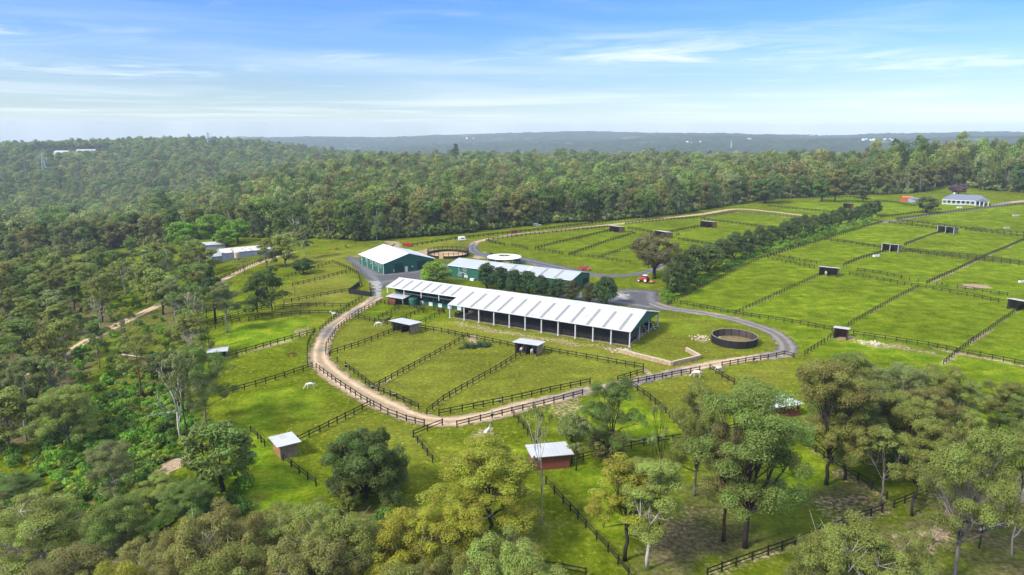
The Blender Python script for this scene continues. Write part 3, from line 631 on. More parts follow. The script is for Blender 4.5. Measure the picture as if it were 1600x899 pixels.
WORN = [(P, 1.3, f[2]) for P, f in zip(FENCE_W, FENCES) if f[2] > .25]

# ------------------------------------------------------------------ ground, hills, tracks
GROUND_M = ground_material()
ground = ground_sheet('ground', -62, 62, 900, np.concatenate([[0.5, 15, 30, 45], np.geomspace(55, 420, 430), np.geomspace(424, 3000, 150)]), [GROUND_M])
hill_m, hn, hl, hb, _ = new_mat('wooded_hillside')
_tc = N(hn, 'ShaderNodeTexCoord')
def _hn(scale, d=6, r=.65):
    t = N(hn, 'ShaderNodeTexNoise'); setin(t, Scale=scale, Detail=d, Roughness=r); hl.new(_tc.outputs['Object'], t.inputs['Vector']); return t.outputs[0]
def _hr(v, a, b_, c=0., d=1.):
    r = N(hn, 'ShaderNodeMapRange'); setin(r, **{'From Min': a, 'From Max': b_, 'To Min': c, 'To Max': d}); hl.new(v, r.inputs['Value']); return r.outputs[0]
def _hm(f, a, b_):
    k = N(hn, 'ShaderNodeMix', data_type='RGBA'); hl.new(f, k.inputs[0])
    for i, v in ((6, a), (7, b_)):
        if isinstance(v, tuple): k.inputs[i].default_value = (*v, 1)
        else: hl.new(v, k.inputs[i])
    return k.outputs[2]
_c = _hm(_hr(_hn(.03, 6, .7), .35, .65), (.022, .036, .016), (.062, .078, .034))
_c = _hm(_hr(_hn(.0028, 5, .6), .60, .66), _c, (.13, .16, .05))
hl.new(_c, hb.inputs['Base Color']); setin(hb, Roughness=1.0); hb.inputs['Specular IOR Level'].default_value = 0
_bp = N(hn, 'ShaderNodeBump'); setin(_bp, Strength=1.0, Distance=14.0); hl.new(_hn(.03, 5, .7), _bp.inputs['Height']); hl.new(_bp.outputs[0], hb.inputs['Normal'])
def hill_sheet():
    az = np.linspace(math.radians(-62), math.radians(62), 1500); rad = np.concatenate([np.geomspace(3000, 8200, 240)])
    R, A = np.meshgrid(rad, az, indexing='ij'); X = (R * np.sin(A)); Y = R * np.cos(A); sh = X.shape; X = X.ravel(); Y = Y.ravel()
    Z = terrain(X, Y); k = np.clip((R.ravel() - 3100) / 300, 0, 1)
    Z = Z + k * (vnoise(X, Y, 34, 71, 2) ** 1.5 * 16 + (vnoise(X, Y, 420, 72, 3) - .5) * 22)
    i = np.arange((sh[0] - 1) * (sh[1] - 1)); r_, c_ = i // (sh[1] - 1), i % (sh[1] - 1); b = r_ * sh[1] + c_
    q = np.stack([b, b + 1, b + 1 + sh[1], b + sh[1]], 1)[:, ::-1]
    o = bpy.data.objects.new('hills', np_mesh('hills', np.stack([X, Y, Z], 1), q, [hill_m])); COL.objects.link(o); tag(o, kind='structure')
hill_sheet()

def road_material(name, gravel, sandy, edge_lo=.72, edge_hi=1.05):
    m, n, l, b, out = new_mat(name)
    tcn = N(n, 'ShaderNodeTexCoord'); a = N(n, 'ShaderNodeAttribute', attribute_name='edge'); t = N(n, 'ShaderNodeAttribute', attribute_name='tan')
    def noise(s, d=5, r=.65):
        k = N(n, 'ShaderNodeTexNoise'); setin(k, Scale=s, Detail=d, Roughness=r); l.new(tcn.outputs['Object'], k.inputs['Vector']); return k.outputs[0]
    def mr(v, a_, b_, c=0., d=1.):
        r = N(n, 'ShaderNodeMapRange'); setin(r, **{'From Min': a_, 'From Max': b_, 'To Min': c, 'To Max': d}); l.new(v, r.inputs['Value']); return r.outputs[0]
    def ma(op, x, y):
        k = N(n, 'ShaderNodeMath', operation=op)
        for i, v in enumerate((x, y)):
            if isinstance(v, (int, float)): k.inputs[i].default_value = v
            else: l.new(v, k.inputs[i])
        return k.outputs[0]
    fine, med, big = noise(2.5), noise(.45), noise(.09, 3)
    rut = ma('ABSOLUTE', ma('SUBTRACT', a.outputs['Fac'], .42), 0); rutf = mr(rut, .05, .3, 1, 0)
    f = ma('ADD', t.outputs['Fac'], ma('ADD', mr(big, .3, .7, -.35, .35), mr(a.outputs['Fac'], .45, .95, 0, .38)))
    mixc = N(n, 'ShaderNodeMix', data_type='RGBA'); l.new(mr(f, .35, .65), mixc.inputs[0]); mixc.inputs[6].default_value = (*gravel, 1); mixc.inputs[7].default_value = (*sandy, 1)
    sc = N(n, 'ShaderNodeVectorMath', operation='SCALE'); l.new(mixc.outputs[2], sc.inputs[0]); l.new(ma('MULTIPLY', ma('MULTIPLY', mr(fine, .3, .7, .78, 1.22), mr(med, .3, .7, .8, 1.2)), mr(rutf, 0, 1, .72, 1.18)), sc.inputs['Scale'])
    l.new(sc.outputs[0], b.inputs['Base Color']); setin(b, Roughness=.95); b.inputs['Specular IOR Level'].default_value = .1
    # broken verge: grass grows in from the sides
    e = ma('ADD', a.outputs['Fac'], mr(noise(.33, 6, .72), .3, .7, -.36, .36))
    al = N(n, 'ShaderNodeMapRange', interpolation_type='SMOOTHSTEP'); setin(al, **{'From Min': edge_lo, 'From Max': edge_hi, 'To Min': 1, 'To Max': 0}); l.new(e, al.inputs['Value'])
    tp = N(n, 'ShaderNodeBsdfTransparent'); ms = N(n, 'ShaderNodeMixShader'); l.new(al.outputs[0], ms.inputs[0]); l.new(tp.outputs[0], ms.inputs[1]); l.new(b.outputs[0], ms.inputs[2])
    l.new(ms.outputs[0], out.inputs['Surface']); return m
ROAD_M = road_material('gravel_and_sand', (0.185, 0.165, 0.145), (0.42, 0.31, 0.195))
YARD_M = road_material('worn_asphalt', (0.125, 0.121, 0.128), (0.30, 0.24, 0.18), .86, 1.0)
TRACK_M = road_material('sandy_track', (0.33, 0.245, 0.16), (0.44, 0.32, 0.20))
def smooth_path(P, step=1.0):
    P = [np.array(p, float) for p in P]; Q = [2 * P[0] - P[1]] + P + [2 * P[-1] - P[-2]]; out = []
    for i in range(1, len(Q) - 2):
        n = max(2, int(np.linalg.norm(Q[i + 1][:2] - Q[i][:2]) / step))
        for k in range(n):
            t = k / n; out.append(.5 * (2 * Q[i] + (Q[i+1] - Q[i-1]) * t + (2*Q[i-1] - 5*Q[i] + 4*Q[i+1] - Q[i+2]) * t*t + (3*Q[i] - Q[i-1] - 3*Q[i+1] + Q[i+2]) * t**3))
    out.append(Q[-2]); return np.array(out)
def ribbon(name, pts, mat, lift=.05, step=1.2):
    """pts: (px, py, width m, sandiness)"""
    P = smooth_path([[*at(p[0], p[1])[:2], p[2], p[3]] for p in pts], step)
    d = np.gradient(P[:, :2], axis=0); d /= np.linalg.norm(d, axis=1)[:, None] + 1e-9; nrm = np.stack([-d[:, 1], d[:, 0]], 1)
    T = np.linspace(-1, 1, 11); V, E, TN = [], [], []
    for t in T:
        xy = P[:, :2] + nrm * (t * P[:, 2] / 2 * 1.15)[:, None]
        V.append(np.column_stack([xy, terrain(xy[:, 0], xy[:, 1]) + lift])); E.append(np.full(len(P), abs(t))); TN.append(P[:, 3])
    V = np.stack(V, 1); n = len(P); w = len(T)
    i = np.arange((n - 1) * (w - 1)); r_, c_ = i // (w - 1), i % (w - 1); b = r_ * w + c_
    me = np_mesh(name, V.reshape(-1, 3), np.stack([b, b + 1, b + 1 + w, b + w], 1)[:, ::-1], [mat], attrs={'edge': ('FLOAT', np.stack(E, 1).ravel()), 'tan': ('FLOAT', np.stack(TN, 1).ravel())}, smooth=True)
    o = bpy.data.objects.new(name, me); COL.objects.link(o); tag(o, kind='structure'); return o
def yard(name, pts, mat, lift, tan=0.0, step=1.0):
    """surfaced area: a grid clipped to a photo polygon, thinning at its rim"""
    P = px_poly(pts); lo, hi = P.min(0) - 1, P.max(0) + 1
    nx, ny = int((hi[0] - lo[0]) / step) + 2, int((hi[1] - lo[1]) / step) + 2
    X, Y = np.meshgrid(np.linspace(lo[0], hi[0], nx), np.linspace(lo[1], hi[1], ny)); X, Y = X.ravel(), Y.ravel()
    d = poly_dist(P, X, Y); E = np.clip(1 + d / 6.0, 0, 1.4)
    i = np.arange((ny - 1) * (nx - 1)); r_, c_ = i // (nx - 1), i % (nx - 1); b = r_ * nx + c_
    q = np.stack([b, b + 1, b + 1 + nx, b + nx], 1); q = q[(d[q] < .8).any(1)]
    me = np_mesh(name, np.stack([X, Y, terrain(X, Y) + lift], 1), q, [mat], attrs={'edge': ('FLOAT', E), 'tan': ('FLOAT', np.full(len(X), tan))})
    o = bpy.data.objects.new(name, me); COL.objects.link(o); tag(o, kind='structure'); return o
ribbon('driveway', [(590,464,5,.55),(570,478,5,.6),(550,489,4.6,.5),(520,510,4.6,.5),(504,535,4.6,.5),(499,558,5,.7),(509,575,5.5,.8),(541,600,5.5,.9),(575,620,5.5,.9),(606,635,5.5,.95),(655,655,5,.95),(706,659,5,1),(760,651,5,.9),(820,634,5,.65),(875,622,4.2,.6),(912,612,4,.5),(975,601,4,.45),(1025,589,4,.4),(1100,572,4,.6),(1160,562,4.2,.6),(1205,556,5,.3),(1228,550,5,.1),(1226,535,5,.05),(1204,518,5,.1),(1150,500,4.8,.25),(1095,489,5,.1),(1045,482,6,0),(1020,474,6,0)], ROAD_M, .06)
ribbon('lane', [(742,379,4,.6),(738,387,4.5,.2),(744,395,6,0),(775,402,8,0),(812,406,9,0),(860,416,8,0),(905,426,7,0),(940,431,6,.1),(985,430,4.5,.1),(1015,424,4,.2),(1040,413,3.6,.3),(1060,402,3.4,.4)], YARD_M, .045)
ribbon('sandy_track', [(742,379,3.6,.8),(760,374.5,3.6,.6),(800,367.5,4,.7),(870,360,4,.9),(950,352,4.5,.9),(1020,344,4.5,.9),(1095,335,5,1),(1150,327,5,1),(1205,331,4,.9),(1262,338,4,.8)], TRACK_M, .05, 3)
ribbon('dirt_track', [(-60,620,4,.9),(25,588,4,.9),(57,579,4,.9),(110,548,4,.9),(160,520,4.4,1),(225,488,4.4,1),(295,460,4.2,1),(350,437,4,.9),(400,413,3.6,.8),(435,401,3.2,.6),(462,393,2.6,.4)], TRACK_M, .05)
ribbon('farm_lane', [(1376,349,4,0),(1400,345,4,0),(1450,336.5,4,0),(1530,326,4,0),(1620,316,4.5,.1),(1700,309,4.5,.1)], ROAD_M, .06, 3)
ribbon('house_drive', [(1550,322,4,0),(1565,319,5,.3),(1585,316,6,.6),(1640,311,7,.6)], ROAD_M, .075, 3)
yard('yard', [(536,402),(552,400),(600,427),(640,424),(690,408),(716,420),(706,434),(660,442),(612,442),(598,452),(584,452),(572,437),(556,421)], YARD_M, .05)
yard('stable_yard', [(862,452),(905,458),(946,466),(956,454),(985,451),(1034,455),(1032,466),(1038,476),(1052,488),(1010,484),(960,476),(900,468),(862,462)], YARD_M, .055)
yard('concrete_pad', [(578,441),(594,439),(598,463),(583,468)], road_material('pale_concrete_slab', (.38,.36,.345), (.42,.40,.37), .93, 1.0), .09)
yard('concrete_slab', [(955,463),(962,456),(987,463),(976,469)], road_material('old_concrete_slab', (.36,.34,.32), (.42,.40,.37), .93, 1.0), .095)

# ------------------------------------------------------------------ fences
POST = bevel(MB().box(-.09, .09, -.09, .09, -.2, 1.42).build('post', M['rail']), .015).data
for o in [o for o in bpy.data.objects if o.data == POST]: bpy.data.objects.remove(o)
prng = random.Random(12)
def fence(label, P, mat, wire=False):
    P = [np.array(p) for p in P]; L = sum(np.linalg.norm(b - a) for a, b in zip(P, P[1:])); mid = P[len(P) // 2]; far = np.hypot(*mid) > 330
    gap = 2.5 if not far else 3.0
    if wire: gap = 3.5
    pts = []
    for a, b in zip(P, P[1:]):
        n = max(1, round(np.linalg.norm(b - a) / gap))
        pts += [a + (b - a) * k / n for k in range(n)]
    pts.append(P[-1]); A = np.array(pts); Z = terrain(A[:, 0], A[:, 1])
    base = Vector((A[0, 0], A[0, 1], Z[0])); root = empty('rail_fence', base); tag(root, label, 'fence', 'post and rail fences')
    loc = [Vector((a[0], a[1], z)) - base for a, z in zip(A, Z)]
    hs = (.55, 1.05) if wire else (.62, 1.22)
    w, h = (.03, .03) if wire else (.05, .17 if not far else .27)
    for k, z in enumerate(hs):
        m = MB()
        for a, b in zip(loc, loc[1:]): m.bar(a + Vector((0, 0, z)), b + Vector((0, 0, z)), w, h)
        m.build('rail', mat, root)
    extra = MB()
    for k, p in enumerate(loc):
        d = loc[min(k + 1, len(loc) - 1)] - loc[max(k - 1, 0)]; ang = math.atan2(d.y, d.x)
        if far or k >= 100:
            c, s_ = math.cos(ang), math.sin(ang); q = [(c * i - s_ * j, s_ * i + c * j) for i, j in ((-.14, -.14), (.14, -.14), (.14, .14), (-.14, .14))]
            extra.hexa([(p.x + i, p.y + j, p.z - .2) for i, j in q], [(p.x + i, p.y + j, p.z + 1.42) for i, j in q])
        else:
            o = bpy.data.objects.new('post', POST); COL.objects.link(o); o.parent = root; o.location = p; o.rotation_euler = (prng.uniform(-.035, .035), prng.uniform(-.035, .035), ang); o.scale = (1, 1, prng.uniform(.95, 1.04))
    if extra.v:
        e = extra.build('posts', mat, root); e['kind'] = 'stuff'
    return root
for (lab, px, wr), P in zip(FENCES, FENCE_W):
    fence(lab, P, M['oldrail'] if 'brown rail' in lab else M['rail'], 'wire' in lab)

# ------------------------------------------------------------------ buildings
U = Vector((.865, -.502, 0)).normalized(); ANG = math.atan2(U.y, U.x); V_ = Vector((-U.y, U.x, 0))
def sheet_roof(name, x0, x1, ridge_z, eave_z, half, mat, parent, th=.14, two=True, y0=None):
    """gable roof shell along x, ridge at y=0"""
    poly = [(-half, eave_z), (0, ridge_z), (half, eave_z), (half, eave_z + th), (0, ridge_z + th), (-half, eave_z + th)]
    m = MB(); n = 6
    a = [(-half, eave_z), (0, ridge_z), (0, ridge_z + th), (-half, eave_z + th)]; b = [(0, ridge_z), (half, eave_z), (half, eave_z + th), (0, ridge_z + th)]
    m.prism(a, x0, x1); m.prism(b, x0, x1)
    return m.build(name, mat, parent)
def slope_strip(x0, x1, ya, za, yb, zb, lift=.02, th=.03):
    return MB().hexa([(x0, ya, za + lift), (x1, ya, za + lift), (x1, yb, zb + lift), (x0, yb, zb + lift)], [(x0, ya, za + lift + th), (x1, ya, za + lift + th), (x1, yb, zb + lift + th), (x0, yb, zb + lift + th)])

def arena():
    L, HB, RZ, EZ = 57.4, 11.35, 7.1, 4.15
    mid = Vector((36.5, 180.1, 0)); org = mid - U * L
    r = empty('covered_arena', org, ANG); tag(r, 'long white-roofed open-sided riding arena with a green gable and white columns', 'arena')
    roof = sheet_roof('roof', -.3, L + .25, RZ, EZ, HB + .35, M['roof'], r)
    sl = (RZ - EZ) / (HB + .35)
    n = 12
    for k in range(n):
        x = 2.6 + k * (L - 6) / (n - 1)
        slope_strip(x, x + .85, -HB - .1, RZ - sl * (HB + .1) + .14, -2.6, RZ - sl * 2.6 + .14).build('skylight', M['skylight'], roof)
        slope_strip(x, x + .85, 2.6, RZ - sl * 2.6 + .14, HB + .1, RZ - sl * (HB + .1) + .14).build('skylight', M['skylight'], roof)
    MB().bar((-.3, 0, RZ + .17), (L + .25, 0, RZ + .17), .5, .06).build('ridge_cap', M['white'], roof)
    for s in (-1, 1): MB().bar((-.3, s * (HB + .43), EZ + .08), (L + .25, s * (HB + .43), EZ + .08), .16, .16).build('gutter', M['steel'], roof)
    nb = 11
    for s in (-1, 1):
        for k in range(nb + 1):
            x = .15 + k * (L - .3) / nb
            m = MB().box(x - .16, x + .16, s * HB - .16, s * HB + .16, -.3, EZ - .05); m.box(x - .3, x + .3, s * HB - .3, s * HB + .3, -.3, .12)
            bevel(m.build('column', M['steel'], r), .02)
    for x in (L - .02,):
        g = MB().prism([(-HB, EZ - .3), (HB, EZ - .3), (HB, EZ), (0, RZ - .06), (-HB, EZ)], x - .08, x); g.build('gable', M['greeny'], r)
        for y in (-HB / 3, HB / 3): MB().box(x - .3, x - .1, y - .13, y + .13, 0, EZ - .1).build('column', M['steel'], r)
    t = MB()                                                   # rafters and purlins under the roof
    for k in range(nb + 1):
        x = .15 + k * (L - .3) / nb
        for s in (-1, 1): t.bar((x, s * HB, EZ - .2), (x, 0, RZ - .25), .14, .3)
    for s in (-1, 1):
        for q in range(1, 7): t.bar((0, s * HB * q / 7, RZ - (RZ - EZ) * q / 7 - .06), (L, s * HB * q / 7, RZ - (RZ - EZ) * q / 7 - .06), .07, .1)
    t.build('roof_frame', M['steel'], r)
    MB().box(.4, L - .6, -HB + .5, HB - .5, -.1, .07).build('sand_floor', M['sand'], r)
    kb = MB()                                                  # kickboards and rails round the riding surface
    for s in (-1, 1):
        y = s * (HB - 1.1); kb.box(1.2, L - 1.2, y - .05, y + .05, .1, .95)
        for k in range(24): kb.box(1.2 + k * (L - 2.4) / 23 - .07, 1.2 + k * (L - 2.4) / 23 + .07, y - .1, y + .1, 0, 1.5)
        kb.bar((1.2, y, 1.42), (L - 1.2, y, 1.42), .06, .14)
    for x in (1.2, L - 1.2):
        for a, b in ((-HB + 1.1, -3.2), (3.2, HB - 1.1)):
            kb.box(x - .05, x + .05, a, b, .1, .95); kb.bar((x, a, 1.42), (x, b, 1.42), .06, .14)
            for k in range(4): kb.box(x - .1, x + .1, a + (b - a) * k / 3 - .07, a + (b - a) * k / 3 + .07, 0, 1.5)
    kb.build('kickboard', M['black'], r)
    w = MB().box(2, L - 2, HB - .55, HB - .45, 0, 3.6); w.build('back_wall', M['arenawall'], r)
    for k, (x, y) in enumerate(((L - 4, 3.5), (L - 2.5, 6.5))):   # striped jump rails leaning at the open end
        q = tag(empty('jump_rail', r.matrix_basis @ Vector((x + 3.4, y, 0)), ANG + .25), 'striped jump rail leaning at the open arena end, ' + ('nearer the middle' if k == 0 else 'nearer the back corner'), 'jump rail', 'striped jump rails')
        p0, p1 = Vector((0, 0, .1)), Vector((-1.3, .25, 2.5)); a, b = MB(), MB()
        for i in range(8): (a if i % 2 else b).bar(p0.lerp(p1, i / 8), p0.lerp(p1, (i + 1) / 8), .34, .10)
        a.build('white_bands', M['white'], q); b.build('black_bands', M['black'], q)
    return r, org
arena_o, ARENA0 = arena()
def stable():
    L, HB, RZ, EZ = 28.2, 6.7, 7.1, 5.35
    org = ARENA0 - U * L
    r = empty('stable_block', org, ANG); tag(r, 'green stable block with white half doors under a long white roof', 'stable')
    roof = sheet_roof('roof', -.3, L - .35, RZ, EZ, HB, M['roof'], r)
    sl = (RZ - EZ) / HB
    for k in range(7):
        x = 2 + k * 3.85
        slope_strip(x, x + .8, -HB + .2, RZ - sl * (HB - .2) + .14, -.7, RZ - sl * .7 + .14).build('skylight', M['skylight'], roof)
    MB().bar((-.3, 0, RZ + .17), (L - .35, 0, RZ + .17), .5, .06).build('ridge_cap', M['white'], roof)
    for s in (-1, 1): MB().bar((-.3, s * (HB + .08), EZ + .08), (L - .35, s * (HB + .08), EZ + .08), .16, .16).build('gutter', M['white'], roof)
    FW = -2.6
    MB().box(0, L - .4, FW, FW + .15, -.2, 3.3).build('wall', M['green'], r)
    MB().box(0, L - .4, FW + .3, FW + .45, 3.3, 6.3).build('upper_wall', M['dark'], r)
    MB().box(0, L - .4, 5.2, 5.35, -.2, 5.6).build('wall', M['green'], r)
    MB().prism([(FW, -.2), (5.35, -.2), (5.35, 5.6), (0, 6.95), (FW, 6.3)], 0, .15).build('wall', M['greeny'], r)
    MB().bar((5, FW - 1.2, 3.4), (L - .4, FW - 1.2, 3.4), .22, .2).build('awning_beam', M['white'], r)
    aw = MB().hexa([(5, FW - 1.2, 3.3), (L - .4, FW - 1.2, 3.3), (L - .4, FW, 3.4), (5, FW, 3.4)], [(5, FW - 1.2, 3.36), (L - .4, FW - 1.2, 3.36), (L - .4, FW, 3.46), (5, FW, 3.46)]); aw.build('awning', M['green'], r)
    for k in range(5):
        x = .1 + k * (L - .6) / 4; MB().box(x - .1, x + .1, -HB + .1, -HB + .3, 3.35, EZ).build('strut', M['white'], r)
        MB().bar((x, -HB + .2, EZ - .1), (x, FW + .3, 3.5), .1, .1).build('brace', M['white'], r)
    for k in range(5):
        x = 10.2 + k * 3.7
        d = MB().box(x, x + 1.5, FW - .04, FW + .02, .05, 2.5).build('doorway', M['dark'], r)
        MB().box(x + .02, x + 1.48, FW - .1, FW - .04, .05, 1.3).build('half_door', M['white'], d)
        MB().box(x - 1.5, x - .05, FW - .09, FW - .03, 1.3, 2.5).build('upper_door', M['greendark'], d)
    # red-walled hut with its small skillion roof at the end of the block
    h = empty('feed_hut', org + U * 1.2 - V_ * 7.6, ANG); tag(h, 'small hut with brick-red wall and pale flat roof against the stable end', 'hut')
    MB().box(0, 2.9, 0, .12, -.1, 2.5).build('wall', M['red'], h); MB().box(0, .12, .12, 3.6, -.1, 2.5).build('wall', M['red'], h)
    MB().hexa([(-.6, -.6, 2.55), (6.6, -.6, 2.55), (6.6, 4.6, 3.0), (-.6, 4.6, 3.0)], [(-.6, -.6, 2.66), (6.6, -.6, 2.66), (6.6, 4.6, 3.11), (-.6, 4.6, 3.11)]).build('roof', M['roof'], h)
    for x, y in ((6.3, -.3), (6.3, 4.2), (-.3, 4.2)): MB().box(x - .06, x + .06, y - .06, y + .06, -.1, 2.6).build('post', M['steel'], h)
    MB().box(.3, 2.7, 3.3, 3.5, -.1, 2.7).build('wall', M['grey'], h)
    t = empty('water_tank', org + U * 9.2 - V_ * 4.7, ANG); tag(t, 'round green water tank standing against the stable wall', 'tank')
    MB().tube([(0, 0, 0), (0, 0, 2.2), (0, 0, 2.45)], [1.5, 1.5, 1.2], 24).build('tank_wall', M['tank'], t)
    m = MB()
    for z in (.5, 1, 1.5, 2): m.tube([(0, 0, z - .05), (0, 0, z + .05)], [1.54, 1.54], 24)
    m.build('rib', M['tank'], t); MB().cyl((.6, 0), .3, 2.44, 2.52, 12).build('lid', M['black'], t)
stable()

def shed():
    f = Vector((-50.4, 263.1, 0)); rgt = Vector((-32.0, 275.0, 0)); u = (rgt - f).normalized(); W, D = (rgt - f).length, 26.2
    r = empty('machinery_shed', f, math.atan2(u.y, u.x)); tag(r, 'big green shed with white gable roof and roller doors beside the asphalt', 'shed')
    EZ, RZ = 4.15, 7.3
    c = Vector((W / 2, 0))
    roof_root = r
    m = MB(); th = .13; o = .35
    for s in (-1, 1):
        a = [(W / 2 + s * (W / 2 + o), EZ - .1), (W / 2, RZ)]
        y0, y1 = -.25, D + .25
        p = [(a[0][0], y0, a[0][1]), (a[1][0], y0, a[1][1]), (a[1][0], y1, a[1][1]), (a[0][0], y1, a[0][1])]
        if s > 0: p = [p[1], p[0], p[3], p[2]]
        m.hexa(p, [(x, y, z + th) for x, y, z in p])
    rf = m.build('roof', surf('white_shed_roof', (0.66, 0.67, 0.69), 0.45, 0.05, .35, .35, 0, ('Y', 1.3, .25)), r)
    for k in range(5):
        y = 2.6 + k * 5.2
        for s in (-1, 1):
            xs = (W / 2 + s * (W / 2 + .2), W / 2 + s * .6); zz = [EZ - .1 + (RZ - EZ + .1) * (1 - abs(x - W / 2) / (W / 2 + o)) + th for x in xs]
            p = [(xs[0], y, zz[0]), (xs[1], y, zz[1]), (xs[1], y + .8, zz[1]), (xs[0], y + .8, zz[0])]
            if s > 0: p = [p[1], p[0], p[3], p[2]]
            MB().hexa([(a, b, z + .01) for a, b, z in p], [(a, b, z + .035) for a, b, z in p]).build('skylight', M['skylight'] if k != 9 else M['white'], rf)
    MB().bar((W / 2, -.25, RZ + .16), (W / 2, D + .25, RZ + .16), .5, .06).build('ridge_cap', M['white'], rf)
    for y in (0, D - .15):
        g = MB().add([(0, y, -.2), (W, y, -.2), (W, y, EZ), (W / 2, y, RZ - .05), (0, y, EZ), (0, y + .15, -.2), (W, y + .15, -.2), (W, y + .15, EZ), (W / 2, y + .15, RZ - .05), (0, y + .15, EZ)],
                     [(0,1,2,3,4), (9,8,7,6,5), (0,5,6,1), (1,6,7,2), (2,7,8,3), (3,8,9,4), (4,9,5,0)])
        g.build('gable_wall', M['green'], r)
    for x in (0, W - .15): MB().box(x, x + .15, .15, D - .15, -.2, EZ).build('side_wall', M['greeny'], r)
    for x0, w, h in ((4.6, 3.7, 3.5), (14.4, 4.2, 3.7)):
        d = MB().box(x0, x0 + w, -.06, .02, 0, h).build('roller_door', M['greendark'], r)
        MB().box(x0 - .12, x0 + w + .12, -.14, -.07, h, h + .25).build('door_head', M['greendark'], d)
    MB().box(9.0, 10.2, -.08, .02, 0, 2.2).build('door', M['white'], r)
    MB().box(12.0, 12.5, -.10, .02, 1.7, 2.1).build('vent', M['white'], r)
    MB().box(4.1, 4.4, -.12, .02, .5, 1.6).build('switchboard', M['steel'], r)
    MB().tube([(-.12, -.12, 0), (-.12, -.12, EZ)], [.09, .09], 6).build('downpipe', M['white'], r)
    for k in range(4):
        y = 5.2 + k * 6.0
        p = MB().tube([(-.13, y, 0), (-.13, y, EZ)], [.1, .1], 6).build('downpipe', M['white'], r)
    for k in range(5):
        y = 2.2 + k * 5.2
        fr = MB().box(-.07, .02, y, y + 1.9, 2.2, 3.3).build('window', M['white'], r); MB().box(-.10, -.071, y + .12, y + 1.78, 2.32, 3.18).build('pane', M['glass'], fr)
    for s in (-.45, W + .45): MB().bar((s, -.25, EZ), (s, D + .25, EZ), .16, .16).build('gutter', M['white'], rf)
shed()

def long_building():
    a = Vector((-24.6, 258.6, 0)); b = Vector((20.7, 231.2, 0)); u = (b - a).normalized(); L = (b - a).length; DP, EZ, RZ = 14.6, 4.6, 6.15
    r = empty('long_green_building', a, math.atan2(u.y, u.x)); tag(r, 'long two-storey green building with grey roof behind a row of small trees', 'building')
    HB = DP / 2
    m = MB(); th = .13
    m.prism([(-.3, EZ - .05), (HB, RZ), (HB, RZ + th), (-.3, EZ - .05 + th)], -.25, L + .25); m.prism([(HB, RZ), (DP + .3, EZ - .05), (DP + .3, EZ - .05 + th), (HB, RZ + th)], -.25, L + .25)
    rf = m.build('roof', M['roofgrey'], r); sl = (RZ - EZ + .05) / (HB + .3)
    for k, x in enumerate((14, 20, 26.5, 33, 39.5, 45.8)):
        mat = M['white'] if k in (1, 3) else M['skylight']
        slope_strip(x, x + .9, -.2, EZ - .02 + th, HB - .5, RZ - sl * .5 + th, .01).build('skylight', mat, rf)
    MB().bar((-.25, HB, RZ + .16), (L + .25, HB, RZ + .16), .5, .06).build('ridge_cap', M['steel'], rf)
    MB().bar((-.25, -.38, EZ), (L + .25, -.38, EZ), .16, .16).build('gutter', M['white'], rf)
    MB().box(0, L, 0, .15, -1.6, EZ).build('wall', M['green'], r); MB().box(0, L, DP - .15, DP, -.4, EZ).build('wall', M['green'], r)
    for x in (0, L - .15):
        MB().prism([(0.15, -1.6), (DP - .15, -1.6), (DP - .15, EZ), (HB, RZ - .03), (.15, EZ)], x, x + .15).build('gable_wall', M['greeny'], r)
    MB().box(L - .02, L + .05, HB + 1.6, DP - 1.2, 0, 3.4).build('doorway', M['dark'], r)
    for x, z in ((7.0, 3.1), (4.6, .9)):
        w = MB().box(x, x + 1.5, -.07, .02, z, z + 1.1).build('window', M['white'], r); MB().box(x + .12, x + .7, -.1, -.071, z + .12, z + .98).build('pane', M['glass'], w); MB().box(x + .8, x + 1.38, -.1, -.071, z + .12, z + .98).build('pane', M['glass'], w)
    MB().tube([(5.1, -.1, EZ), (5.1, -.1, 2.5), (8.4, -.1, 2.2), (8.9, -.1, -1)], [.1] * 4, 6).build('downpipe', M['white'], r)
    for x, z0, z1, w in ((7.6, .6, 1.6, .6), (8.6, .6, 1.5, .5)): MB().box(x, x + w, -.16, .0, z0, z1).build('switchboard', M['white'], r)
    MB().box(11.0, 12.6, -1.4, -.3, -.4, .8).build('air_unit', M['white'], r)
long_building()

# round horse walker with its ring roof
def walker():
    c = at(788, 411); r = empty('horse_walker', c); tag(r, 'round white ring-roofed horse walker with an open centre', 'horse walker')
    n = 40; m = MB(); R0, R1 = 2.6, 7.3
    for k in range(n):
        t0, t1 = 2 * math.pi * k / n, 2 * math.pi * (k + 1) / n
        q = lambda R, t, z: (R * math.cos(t), R * math.sin(t), z)
        m.hexa([q(R0, t0, 3.1), q(R1, t0, 2.6), q(R1, t1, 2.6), q(R0, t1, 3.1)], [q(R0, t0, 3.22), q(R1, t0, 2.72), q(R1, t1, 2.72), q(R0, t1, 3.22)])
    m.build('roof', M['white'], r)
    for k in range(12):
        t = 2 * math.pi * k / 12; MB().tube([(7 * math.cos(t), 7 * math.sin(t), 0), (7 * math.cos(t), 7 * math.sin(t), 2.65)], [.08, .08], 6).build('post', M['steel'], r)
    m = MB()
    for k in range(24):
        t0, t1 = 2 * math.pi * k / 24, 2 * math.pi * (k + 1) / 24
        m.bar((6.9 * math.cos(t0), 6.9 * math.sin(t0), .75), (6.9 * math.cos(t1), 6.9 * math.sin(t1), .75), .05, 1.2)
    m.build('side_panel', M['green'], r)
    MB().tube([(0, 0, 0), (0, 0, 3.4)], [.25, .2], 8).build('hub', M['steel'], r); MB().cyl((0, 0), 2.55, 0, .08, 24).build('centre_pad', M['tansand'], r)
walker()
